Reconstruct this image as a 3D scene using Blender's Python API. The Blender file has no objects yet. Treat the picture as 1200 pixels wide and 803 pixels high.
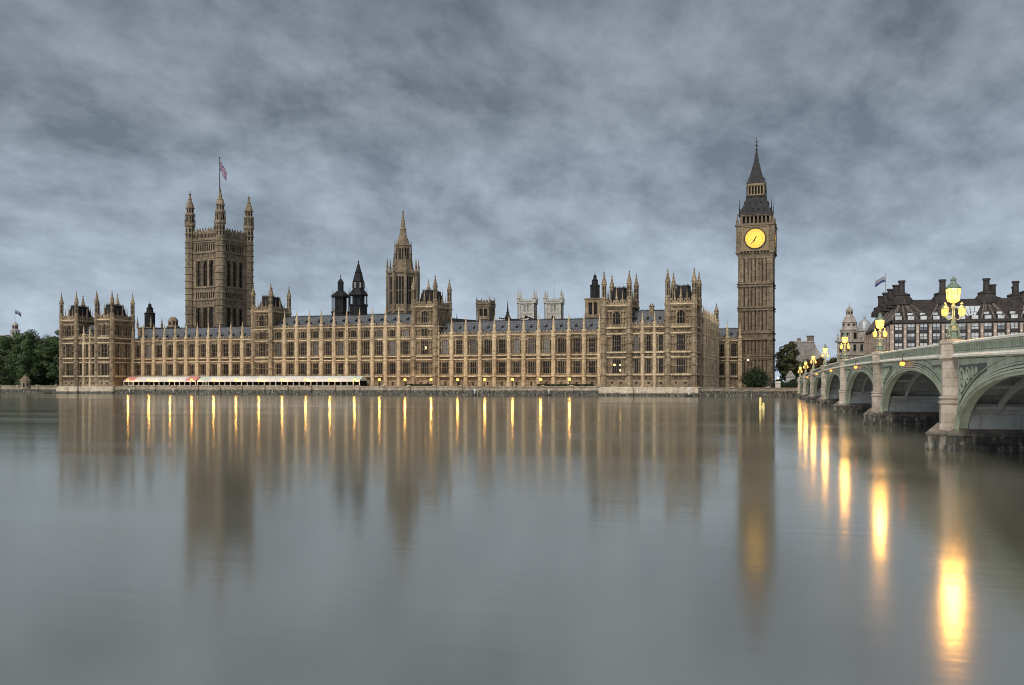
import bpy, math, random
import numpy as np
from mathutils import Vector
R = math.radians
PI = math.pi
scene = bpy.context.scene
C = scene.collection
random.seed(7)

# ------------------------------------------------------------------ camera, sky, sun, exposure
# world: water level z = 0; +Y runs square into the long river front, +X along it
YAW = 18.95
cam_d = bpy.data.cameras.new('camera')
cam = bpy.data.objects.new('camera', cam_d); C.objects.link(cam)
cam.location = (0, 0, 4.0); cam.rotation_euler = (R(90), 0, R(YAW))
cam_d.sensor_width = 36; cam_d.lens = 33.0; cam_d.shift_y = 0.0404
cam_d.clip_start = 0.1; cam_d.clip_end = 20000
scene.camera = cam

SUN_EL, SUN_AZ = 42.0, 187.0          # azimuth measured clockwise from +Y
SUN_STRENGTH, SKY_STRENGTH, EXPOSURE = 1.5, 0.085, 0.75

def build_world():
    w = bpy.data.worlds.new('World'); scene.world = w; w.use_nodes = True
    nt = w.node_tree; N = nt.nodes; L = nt.links; N.clear()
    out = N.new('ShaderNodeOutputWorld'); bg = N.new('ShaderNodeBackground')
    bg.inputs['Strength'].default_value = SKY_STRENGTH
    sky = N.new('ShaderNodeTexSky'); sky.sky_type = 'NISHITA'; sky.sun_disc = False
    sky.sun_elevation = R(SUN_EL); sky.sun_rotation = R(SUN_AZ)
    sky.air_density = 1.0; sky.dust_density = 2.0
    geo = N.new('ShaderNodeTexCoord')
    sep = N.new('ShaderNodeSeparateXYZ'); L.new(geo.outputs['Generated'], sep.inputs[0])
    def math_(op, a, b=None, clamp=False):
        m = N.new('ShaderNodeMath'); m.operation = op; m.use_clamp = clamp
        for k, v in enumerate((a, b)):
            if v is None: continue
            if isinstance(v, (int, float)): m.inputs[k].default_value = v
            else: L.new(v, m.inputs[k])
        return m.outputs[0]
    el = math_('MAXIMUM', sep.outputs['Z'], 0.0)
    den = math_('ADD', el, 0.40)
    u = math_('DIVIDE', sep.outputs['X'], den); v = math_('DIVIDE', sep.outputs['Y'], den)
    cb = N.new('ShaderNodeCombineXYZ'); L.new(u, cb.inputs[0]); L.new(v, cb.inputs[1])
    mp = N.new('ShaderNodeMapping'); L.new(cb.outputs[0], mp.inputs['Vector'])
    mp.inputs['Rotation'].default_value = (0, 0, R(-38)); mp.inputs['Scale'].default_value = (1.0, 0.8, 1)
    n1 = N.new('ShaderNodeTexNoise'); L.new(mp.outputs[0], n1.inputs['Vector'])
    n1.inputs['Scale'].default_value = 3.4; n1.inputs['Detail'].default_value = 7; n1.inputs['Roughness'].default_value = 0.56
    n1.inputs['Distortion'].default_value = 0.25
    n2 = N.new('ShaderNodeTexNoise'); L.new(mp.outputs[0], n2.inputs['Vector'])
    n2.inputs['Scale'].default_value = 9.5; n2.inputs['Detail'].default_value = 8; n2.inputs['Roughness'].default_value = 0.62
    mixn = math_('ADD', math_('MULTIPLY', n1.outputs['Fac'], 0.55), math_('MULTIPLY', n2.outputs['Fac'], 0.45))
    # brightness of the overcast by elevation (clearer and bluer low down)
    r1 = N.new('ShaderNodeValToRGB'); L.new(el, r1.inputs[0])
    e = r1.color_ramp.elements
    e[0].position = 0.0; e[0].color = (0.345, 0.413, 0.50, 1)
    e[1].position = 1.0; e[1].color = (0.12, 0.13, 0.145, 1)
    for p, c in ((0.05, (0.315, 0.380, 0.462, 1)), (0.12, (0.250, 0.300, 0.360, 1)), (0.22, (0.182, 0.21, 0.245, 1)), (0.36, (0.146, 0.162, 0.182, 1))):
        x = e.new(p); x.color = c
    r2 = N.new('ShaderNodeValToRGB'); L.new(mixn, r2.inputs[0])
    e = r2.color_ramp.elements
    e[0].position = 0.395; e[0].color = (0.58, 0.585, 0.60, 1)
    e[1].position = 0.61; e[1].color = (1.40, 1.38, 1.35, 1)
    mul = N.new('ShaderNodeMixRGB'); mul.blend_type = 'MULTIPLY'
    cf = N.new('ShaderNodeMapRange'); L.new(el, cf.inputs[0]); cf.inputs[1].default_value = 0.03; cf.inputs[2].default_value = 0.22; cf.inputs[3].default_value = 0.35; cf.inputs[4].default_value = 1.0; L.new(cf.outputs[0], mul.inputs[0])
    L.new(r1.outputs[0], mul.inputs[1]); L.new(r2.outputs[0], mul.inputs[2])
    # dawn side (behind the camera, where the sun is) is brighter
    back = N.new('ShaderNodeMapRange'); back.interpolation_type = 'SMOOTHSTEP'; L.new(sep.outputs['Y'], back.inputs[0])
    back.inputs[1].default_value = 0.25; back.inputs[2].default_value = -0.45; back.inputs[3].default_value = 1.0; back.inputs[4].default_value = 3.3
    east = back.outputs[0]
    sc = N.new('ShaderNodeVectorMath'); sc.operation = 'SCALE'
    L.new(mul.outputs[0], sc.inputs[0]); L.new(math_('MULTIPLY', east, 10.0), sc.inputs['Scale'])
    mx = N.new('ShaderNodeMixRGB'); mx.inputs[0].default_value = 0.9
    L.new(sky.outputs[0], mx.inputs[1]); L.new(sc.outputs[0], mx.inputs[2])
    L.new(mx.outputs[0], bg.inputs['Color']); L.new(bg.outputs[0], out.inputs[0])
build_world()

sd = bpy.data.lights.new('sun', 'SUN'); sd.energy = SUN_STRENGTH; sd.angle = R(20); sd.color = (1.0, 0.90, 0.76)
sun = bpy.data.objects.new('sun', sd); C.objects.link(sun)
_d = Vector((math.sin(R(SUN_AZ)) * math.cos(R(SUN_EL)), math.cos(R(SUN_AZ)) * math.cos(R(SUN_EL)), math.sin(R(SUN_EL))))
sun.rotation_euler = _d.to_track_quat('Z', 'Y').to_euler(); sun.location = (60, -60, 120)
vs = scene.view_settings
vs.view_transform = 'Standard'; vs.look = 'None'; vs.exposure = EXPOSURE; vs.gamma = 1; vs.use_curve_mapping = False
cy = scene.cycles
cy.use_denoising = True
cy.max_bounces = 6; cy.diffuse_bounces = 2; cy.glossy_bounces = 3; cy.transmission_bounces = 2
cy.caustics_reflective = True; cy.caustics_refractive = False
cy.sample_clamp_indirect = 4
cy.filter_width = 1.0

# ------------------------------------------------------------------ materials
class NT:
    def __init__(s, name):
        s.m = bpy.data.materials.new(name); s.m.use_nodes = True
        s.nt = s.m.node_tree; s.N = s.nt.nodes; s.L = s.nt.links
        s.b = s.N['Principled BSDF']
    def n(s, t, **kw):
        x = s.N.new(t)
        for k, v in kw.items():
            if k in x.inputs: s.set(x.inputs[k], v)
            else: setattr(x, k, v)
        return x
    def set(s, sock, v):
        if hasattr(v, 'is_linked') or isinstance(v, bpy.types.NodeSocket): s.L.new(v, sock)
        else: sock.default_value = v
    def pos(s): return s.n('ShaderNodeNewGeometry').outputs['Position']
    def obj(s): return s.n('ShaderNodeTexCoord').outputs['Object']
    def map(s, v, scale=(1, 1, 1), rot=(0, 0, 0)):
        m = s.n('ShaderNodeMapping'); s.L.new(v, m.inputs[0]); m.inputs['Scale'].default_value = scale; m.inputs['Rotation'].default_value = rot
        return m.outputs[0]
    def noise(s, v, scale, detail=4, rough=0.55):
        x = s.n('ShaderNodeTexNoise'); s.L.new(v, x.inputs['Vector'])
        x.inputs['Scale'].default_value = scale; x.inputs['Detail'].default_value = detail; x.inputs['Roughness'].default_value = rough
        return x.outputs['Fac']
    def math(s, op, a, b=0.0, clamp=False):
        m = s.n('ShaderNodeMath', operation=op, use_clamp=clamp); s.set(m.inputs[0], a); s.set(m.inputs[1], b); return m.outputs[0]
    def ramp(s, f, stops):
        r = s.n('ShaderNodeValToRGB'); s.L.new(f, r.inputs[0]); e = r.color_ramp.elements
        e[0].position, e[0].color = stops[0][0], (*stops[0][1], 1); e[1].position, e[1].color = stops[-1][0], (*stops[-1][1], 1)
        for p, c in stops[1:-1]:
            x = e.new(p); x.color = (*c, 1)
        return r.outputs[0]
    def mix(s, f, a, b, mode='MIX'):
        m = s.n('ShaderNodeMixRGB', blend_type=mode); s.set(m.inputs[0], f)
        for k, v in ((1, a), (2, b)):
            s.set(m.inputs[k], (*v, 1) if isinstance(v, tuple) and len(v) == 3 else v)
        return m.outputs[0]
    def bump(s, h, strength=0.3, dist=0.1):
        b = s.n('ShaderNodeBump'); s.L.new(h, b.inputs['Height']); b.inputs['Strength'].default_value = strength; b.inputs['Distance'].default_value = dist
        s.L.new(b.outputs[0], s.b.inputs['Normal'])
    def base(s, c): s.set(s.b.inputs['Base Color'], (*c, 1) if isinstance(c, tuple) else c)
    def rough(s, r): s.set(s.b.inputs['Roughness'], r)

def uz(t):      # wall coordinates: run along the wall, height
    sp = t.n('ShaderNodeSeparateXYZ'); t.L.new(t.pos(), sp.inputs[0])
    cb = t.n('ShaderNodeCombineXYZ'); t.L.new(t.math('ADD', sp.outputs[0], sp.outputs[1]), cb.inputs[0]); t.L.new(sp.outputs[2], cb.inputs[1])
    return cb.outputs[0], sp

def mat_stone(name, lo, mid, hi, block=1.0, tide=None, rough=0.85):
    t = NT(name); p = t.pos(); v, sp = uz(t)
    big = t.noise(p, 0.09, 5, 0.6); fine = t.noise(p, 1.6, 6, 0.7)
    streak = t.noise(t.map(p, (1.3, 1.3, 0.09)), 1.0, 5, 0.65)
    mid_ = t.noise(p, 0.55, 5, 0.75)
    f = t.math('ADD', t.math('ADD', t.math('MULTIPLY', big, 0.2), t.math('MULTIPLY', mid_, 0.35)), t.math('ADD', t.math('MULTIPLY', fine, 0.2), t.math('MULTIPLY', streak, 0.25)))
    col = t.ramp(f, ((0.40, lo), (0.5, mid), (0.60, hi)))
    br = t.n('ShaderNodeTexBrick'); t.L.new(t.map(v, (1 / block,) * 3), br.inputs['Vector'])
    br.inputs['Color1'].default_value = (1, 1, 1, 1); br.inputs['Color2'].default_value = (0.62, 0.60, 0.57, 1); br.inputs['Mortar'].default_value = (0.6, 0.57, 0.53, 1)
    br.inputs['Scale'].default_value = 1.0; br.inputs['Mortar Size'].default_value = 0.015; br.inputs['Brick Width'].default_value = 0.9; br.inputs['Row Height'].default_value = 0.42
    col = t.mix(0.75, col, br.outputs['Color'], 'MULTIPLY')
    if tide is not None:
        lvl = t.math('ADD', sp.outputs[2], t.math('MULTIPLY', t.math('SUBTRACT', t.noise(p, 0.5, 6, 0.7), 0.5), 1.1))
        k = t.n('ShaderNodeMapRange'); t.L.new(lvl, k.inputs[0]); k.inputs[1].default_value = tide - 0.22; k.inputs[2].default_value = tide + 0.25
        algae = t.ramp(t.noise(t.map(p, (1, 1, 0.35)), 2.2, 6, 0.75), ((0.40, (0.012, 0.012, 0.010)), (0.52, (0.045, 0.043, 0.032)), (0.62, (0.20, 0.18, 0.15))))
        col = t.mix(k.outputs[0], algae, col)
        t.rough(t.n('ShaderNodeMapRange', **{}).outputs[0] if False else 0.7)
    else: t.rough(rough)
    t.base(col); t.bump(t.math('ADD', fine, t.math('MULTIPLY', br.outputs['Fac'], -0.6)), 0.5, 0.06)
    return t.m

def mat_plain(name, lo, hi, scale=1.5, rough=0.6, metal=0.0, bump=0.2, streak=False, spec=0.35):
    t = NT(name); p = t.pos()
    f = t.noise(t.map(p, (1, 1, 0.25 if streak else 1)), scale, 6, 0.65)
    t.base(t.ramp(f, ((0.35, lo), (0.65, hi)))); t.rough(rough); t.b.inputs['Metallic'].default_value = metal; t.b.inputs['Specular IOR Level'].default_value = spec
    if bump: t.bump(f, bump, 0.03)
    return t.m

def mat_slate(name, lo, hi, pat=1.1):
    t = NT(name); p = t.pos(); sp = t.n('ShaderNodeSeparateXYZ'); t.L.new(p, sp.inputs[0])
    u = t.math('ADD', sp.outputs[0], t.math('MULTIPLY', sp.outputs[1], 0.35)); z = t.math('MULTIPLY', sp.outputs[2], 1.25)
    cb = t.n('ShaderNodeCombineXYZ'); t.L.new(t.math('ADD', u, z), cb.inputs[0]); t.L.new(t.math('SUBTRACT', u, z), cb.inputs[1])
    ch = t.n('ShaderNodeTexChecker'); t.L.new(cb.outputs[0], ch.inputs['Vector']); ch.inputs['Scale'].default_value = 1 / pat
    ch.inputs['Color1'].default_value = (1, 1, 1, 1); ch.inputs['Color2'].default_value = (0.45, 0.45, 0.46, 1)
    f = t.noise(p, 0.8, 6, 0.7)
    t.base(t.mix(0.55, t.ramp(f, ((0.3, lo), (0.7, hi))), ch.outputs['Color'], 'MULTIPLY')); t.rough(0.5)
    t.bump(f, 0.4, 0.08)
    return t.m

def mat_glass(name, a, b, rough=0.12, spec=0.6):
    t = NT(name); oi = t.n('ShaderNodeObjectInfo')
    f = t.noise(t.pos(), 0.9, 3, 0.5)
    k = t.math('ADD', t.math('MULTIPLY', oi.outputs['Random'], 0.6), t.math('MULTIPLY', f, 0.4))
    t.base(t.ramp(k, ((0.25, a), (0.5, tuple(x * .5 + y * .5 for x, y in zip(a, b))), (0.85, b)))); t.rough(rough)
    t.b.inputs['Specular IOR Level'].default_value = spec
    return t.m

def mat_emit(name, col, strength):
    t = NT(name); t.base((0.02, 0.02, 0.02)); t.b.inputs['Specular IOR Level'].default_value = 0.1; t.b.inputs['Emission Color'].default_value = (*col, 1); t.b.inputs['Emission Strength'].default_value = strength
    return t.m

def mat_lampglass(name, col, strength):      # lit translucent glass: lets the bulb's own light out
    t = NT(name); t.base((0.01, 0.01, 0.01)); t.b.inputs['Emission Color'].default_value = (*col, 1); t.b.inputs['Emission Strength'].default_value = strength
    tr = t.n('ShaderNodeBsdfTransparent'); mx = t.n('ShaderNodeMixShader'); mx.inputs[0].default_value = 0.5
    t.L.new(t.b.outputs[0], mx.inputs[1]); t.L.new(tr.outputs[0], mx.inputs[2]); t.L.new(mx.outputs[0], t.N['Material Output'].inputs[0])
    return t.m
_bulbs = {}
def bulb(parent, loc, energy, col, r):      # the burning lamp inside a lantern
    k = (energy, r)
    if k not in _bulbs:
        l = bpy.data.lights.new('bulb', 'POINT'); l.energy = energy; l.color = col; l.shadow_soft_size = r; _bulbs[k] = l
    o = bpy.data.objects.new('bulb', _bulbs[k]); C.objects.link(o); o.location = loc; o.parent = parent
    return o
M = {}
M['stone'] = mat_stone('soot_shade_limestone', (0.075, 0.052, 0.031), (0.215, 0.160, 0.100), (0.42, 0.325, 0.212), 0.9)  # soot tone, deepened to hold the shade between the paler buttresses
M['stone_pale'] = mat_stone('sunlit_limestone', (0.24, 0.176, 0.106), (0.47, 0.362, 0.228), (0.65, 0.52, 0.34), 0.9)  # lit copy of the limestone: light on buttresses and strings put into colour
M['stone_brown'] = mat_stone('tower_limestone', (0.068, 0.049, 0.032), (0.180, 0.137, 0.089), (0.33, 0.258, 0.175), 1.1)
M['stone_white'] = mat_stone('portland_stone', (0.25, 0.235, 0.205), (0.42, 0.40, 0.36), (0.58, 0.555, 0.505), 0.9)
M['stone_grey'] = mat_stone('grey_stone', (0.16, 0.15, 0.14), (0.28, 0.265, 0.245), (0.42, 0.40, 0.37), 0.9)
M['wall_stone'] = mat_stone('river_wall_granite', (0.16, 0.13, 0.095), (0.29, 0.24, 0.175), (0.44, 0.37, 0.28), 1.4, tide=1.75)
M['plinth_stone'] = mat_stone('pale_plinth_stone', (0.27, 0.22, 0.16), (0.45, 0.38, 0.29), (0.62, 0.54, 0.43), 1.2, tide=0.95)
M['stone_warm'] = mat_stone('weathered_pale_stone', (0.22, 0.195, 0.165), (0.40, 0.36, 0.31), (0.56, 0.51, 0.45), 0.9)
M['granite'] = mat_stone('pier_granite', (0.21, 0.175, 0.14), (0.40, 0.345, 0.285), (0.56, 0.49, 0.41), 1.3)
M['pier_base'] = mat_stone('pier_base_granite', (0.075, 0.062, 0.052), (0.165, 0.138, 0.115), (0.27, 0.232, 0.195), 1.0, tide=1.0)
M['pier_wall'] = mat_stone('pier_wall_painted', (0.24, 0.25, 0.25), (0.33, 0.34, 0.34), (0.42, 0.43, 0.43), 2.6)
M['slate'] = mat_slate('cast_iron_roof_tiles', (0.058, 0.062, 0.068), (0.15, 0.159, 0.170))
M['slate_dark'] = mat_plain('dark_lead_roof', (0.007, 0.007, 0.008), (0.024, 0.023, 0.024), 1.2, 0.65, streak=True, spec=0.12)
M['iron'] = mat_plain('dark_painted_iron', (0.009, 0.009, 0.010), (0.030, 0.030, 0.031), 1.0, 0.65, streak=True, spec=0.12)
M['clockroof'] = mat_plain('spire_iron_tiles', (0.010, 0.010, 0.011), (0.038, 0.037, 0.038), 1.4, 0.6, spec=0.15)
M['glass'] = mat_glass('old_leaded_glass', (0.004, 0.0035, 0.003), (0.022, 0.020, 0.018), 0.25, 0.12)
M['glass_pale'] = mat_glass('blinded_window_glass', (0.06, 0.06, 0.06), (0.17, 0.17, 0.165), 0.3, 0.2)
M['void'] = mat_plain('dark_opening', (0.006, 0.005, 0.004), (0.016, 0.014, 0.012), 1.0, 0.9, bump=0)
M['gilt'] = mat_plain('gilded_stone', (0.13, 0.095, 0.05), (0.26, 0.19, 0.095), 2.0, 0.6, 0.0)
M['clock_glow'] = mat_emit('lit_opal_glass', (1.0, 0.54, 0.075), 1.0)
M['black'] = mat_plain('black_paint', (0.008, 0.008, 0.008), (0.018, 0.018, 0.018), 2, 0.4, bump=0)
M['lamp_glow'] = mat_lampglass('sodium_lantern_glass', (1.0, 0.33, 0.045), 1.9)
M['terrace_glow'] = mat_lampglass('terrace_globe_glass', (1.0, 0.36, 0.05), 2.4)
M['nav_glow'] = mat_emit('orange_signal_glass', (1.0, 0.26, 0.04), 2.2)
M['red_glow'] = mat_emit('red_signal_glass', (1.0, 0.05, 0.02), 12.0)
M['white_glow'] = mat_emit('white_lamp_glass', (1.0, 0.85, 0.6), 2.5)
M['win_glow'] = mat_emit('lit_room_glass', (1.0, 0.62, 0.22), 3.5)
def mat_bridge_paint():
    t = NT('sage_green_paint'); p = t.pos(); v, sp = uz(t)
    f = t.noise(t.map(p, (1, 1, 0.22)), 1.3, 7, 0.7); g = t.noise(p, 0.35, 4, 0.6)
    col = t.ramp(t.math('ADD', t.math('MULTIPLY', f, .6), t.math('MULTIPLY', g, .4)), ((0.36, (0.22, 0.255, 0.185)), (0.5, (0.37, 0.410, 0.310)), (0.64, (0.47, 0.505, 0.40))))
    rust = t.n('ShaderNodeMapRange'); t.L.new(t.noise(t.map(p, (3.0, 3.0, 0.30)), 1.0, 6, 0.8), rust.inputs[0]); rust.inputs[1].default_value = 0.62; rust.inputs[2].default_value = 0.78; rust.inputs[4].default_value = 0.8
    col = t.mix(rust.outputs[0], col, (0.17, 0.125, 0.085))
    br = t.n('ShaderNodeTexBrick'); t.L.new(v, br.inputs['Vector']); br.inputs['Scale'].default_value = 1.0; br.inputs['Brick Width'].default_value = 2.6; br.inputs['Row Height'].default_value = 30.0; br.inputs['Mortar Size'].default_value = 0.012
    br.inputs['Color1'].default_value = (1, 1, 1, 1); br.inputs['Color2'].default_value = (.93, .93, .93, 1); br.inputs['Mortar'].default_value = (.45, .43, .40, 1)
    t.base(t.mix(0.8, col, br.outputs['Color'], 'MULTIPLY')); t.rough(0.55); t.bump(f, 0.25, 0.03)
    return t.m
M['green'] = mat_bridge_paint()
M['green_dark'] = mat_plain('deep_green_paint_and_shade', (0.050, 0.070, 0.066), (0.085, 0.110, 0.100), 1.5, 0.5, bump=0.1)
M['green_lamp'] = mat_plain('verdigris_green_paint', (0.11, 0.15, 0.115), (0.20, 0.25, 0.19), 2.5, 0.5, bump=0.1)
M['cream'] = mat_plain('cream_paint', (0.66, 0.63, 0.54), (0.84, 0.82, 0.73), 0.7, 0.5, bump=0.1, streak=True)
M['rib'] = mat_plain('arch_rib_paint', (0.22, 0.24, 0.225), (0.34, 0.36, 0.34), 1.0, 0.6)
M['soffit'] = mat_plain('dark_soffit', (0.008, 0.008, 0.008), (0.020, 0.020, 0.019), 0.7, 0.9)  # near-black colour for the deck and its underside
M['asphalt'] = mat_plain('asphalt', (0.04, 0.04, 0.042), (0.065, 0.065, 0.066), 2.0, 0.9)
M['paving'] = mat_plain('paving_stone', (0.16, 0.15, 0.135), (0.26, 0.245, 0.22), 1.0, 0.9)
M['white_paint'] = mat_plain('road_white_paint', (0.7, 0.7, 0.68), (0.82, 0.82, 0.8), 2.0, 0.7)
M['white_canvas'] = mat_plain('white_canvas', (0.42, 0.42, 0.40), (0.58, 0.58, 0.56), 0.5, 0.8)
M['red_canvas'] = mat_plain('faded_red_canvas', (0.42, 0.17, 0.16), (0.52, 0.24, 0.22), 0.6, 0.8)
M['green_canvas'] = mat_plain('pale_green_canvas', (0.34, 0.42, 0.36), (0.46, 0.53, 0.47), 0.4, 0.8)
M['bronze'] = mat_plain('dark_bronze', (0.017, 0.0135, 0.0115), (0.050, 0.041, 0.036), 0.8, 0.65, 0.0, streak=True)
M['bronze_rib'] = mat_plain('bronze_roof_rib', (0.075, 0.062, 0.053), (0.15, 0.127, 0.11), 1.0, 0.65, 0.0)
M['pink_stone'] = mat_stone('pink_sandstone', (0.25, 0.19, 0.16), (0.38, 0.30, 0.25), (0.48, 0.39, 0.33), 1.2)
M['pale_pane'] = mat_plain('pale_window_pane', (0.26, 0.28, 0.29), (0.62, 0.64, 0.64), 0.6, 0.3, bump=0)  # plain pale tone for upper window parts and attic panes
M['mod_glass'] = mat_glass('tinted_office_glass', (0.020, 0.022, 0.024), (0.13, 0.14, 0.145), 0.06, 0.8)
M['skylight'] = mat_plain('pale_skylight_glass', (0.40, 0.44, 0.47), (0.60, 0.64, 0.67), 0.5, 0.12, bump=0)
M['yellow'] = mat_plain('yellow_paint', (0.62, 0.50, 0.16), (0.78, 0.66, 0.28), 1.5, 0.5)
M['flag_blue'] = mat_plain('flag_blue', (0.03, 0.04, 0.13), (0.045, 0.06, 0.17), 1, 0.8, bump=0)
M['flag_red'] = mat_plain('flag_red', (0.17, 0.03, 0.045), (0.22, 0.04, 0.06), 1, 0.8, bump=0)
M['flag_grey'] = mat_plain('flag_grey', (0.20, 0.20, 0.22), (0.30, 0.30, 0.32), 1, 0.8, bump=0)
M['flag_white'] = mat_plain('flag_white', (0.20, 0.18, 0.20), (0.27, 0.24, 0.27), 1, 0.8, bump=0)
M['bark'] = mat_plain('tree_bark', (0.05, 0.04, 0.03), (0.12, 0.095, 0.07), 2.5, 0.9)
M['dome'] = mat_plain('silver_lead_dome', (0.26, 0.28, 0.30), (0.42, 0.44, 0.46), 0.7, 0.4, 0.2)
M['warm_roof'] = mat_plain('brown_tiles', (0.10, 0.075, 0.06), (0.18, 0.135, 0.11), 1.0, 0.8)

def mat_leaf(name, dark, mid, light):
    t = NT(name); p = t.pos(); oi = t.n('ShaderNodeObjectInfo')
    f = t.math('ADD', t.math('MULTIPLY', t.noise(p, 0.32, 3, 0.6), 0.65), t.math('MULTIPLY', t.noise(p, 2.1, 2, 0.6), 0.35))
    t.base(t.ramp(f, ((0.36, dark), (0.5, mid), (0.66, light)))); t.rough(0.65)
    t.b.inputs['Specular IOR Level'].default_value = 0.25
    return t.m
M['leaf'] = mat_leaf('plane_tree_leaves', (0.016, 0.032, 0.011), (0.042, 0.072, 0.024), (0.092, 0.125, 0.044))
M['leaf_olive'] = mat_leaf('olive_tree_leaves', (0.030, 0.036, 0.014), (0.070, 0.080, 0.030), (0.12, 0.125, 0.055))
M['leaf_dark'] = mat_leaf('evergreen_leaves', (0.010, 0.018, 0.008), (0.020, 0.036, 0.014), (0.040, 0.062, 0.024))
M['leaf_rust'] = mat_leaf('autumn_leaves', (0.045, 0.030, 0.014), (0.10, 0.062, 0.028), (0.15, 0.10, 0.045))

def mat_water():
    t = NT('river_water'); p = t.pos()
    streaks = t.noise(t.map(p, (0.012, 0.10, 1), (0, 0, R(3))), 1.0, 5, 0.6)
    patch = t.noise(t.map(p, (0.006, 0.020, 1), (0, 0, R(-4))), 1.0, 3, 0.5)
    fine = t.noise(t.map(p, (0.35, 1.6, 1)), 1.0, 4, 0.6)
    t.base(t.ramp(patch, ((0.3, (0.095, 0.096, 0.076)), (0.7, (0.135, 0.134, 0.104)))))
    k = t.math('ADD', t.math('MULTIPLY', streaks, 0.55), t.math('MULTIPLY', patch, 0.45))
    mr = t.n('ShaderNodeMapRange'); t.L.new(k, mr.inputs[0]); mr.inputs[1].default_value = 0.36; mr.inputs[2].default_value = 0.64
    mr.inputs[3].default_value = 0.065; mr.inputs[4].default_value = 0.15
    sp = t.n('ShaderNodeSeparateXYZ'); t.L.new(p, sp.inputs[0])      # calm under the far wall, wind-ruffled in midstream
    wind = t.n('ShaderNodeMapRange'); t.L.new(sp.outputs[1], wind.inputs[0]); wind.inputs[1].default_value = 12; wind.inputs[2].default_value = 62; wind.inputs[3].default_value = 0.045; wind.inputs[4].default_value = 0.0
    t.rough(t.math('ADD', mr.outputs[0], wind.outputs[0]))
    t.b.inputs['IOR'].default_value = 4.0; t.b.inputs['Specular Tint'].default_value = (1.0, 0.985, 0.92, 1)
    t.b.inputs['Specular IOR Level'].default_value = 0.75
    t.bump(t.math('ADD', fine, t.math('MULTIPLY', streaks, 4.0)), 0.075, 0.05)
    return t.m
M['water'] = mat_water()
def mat_ground():
    t = NT('ground_paving_and_grass'); p = t.pos()
    t.base(t.ramp(t.noise(p, 0.03, 5, 0.6), ((0.4, (0.05, 0.06, 0.03)), (0.55, (0.14, 0.13, 0.11))))); t.rough(1.0); t.b.inputs['Specular IOR Level'].default_value = 0.0
    return t.m
M['ground'] = mat_ground()

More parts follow.
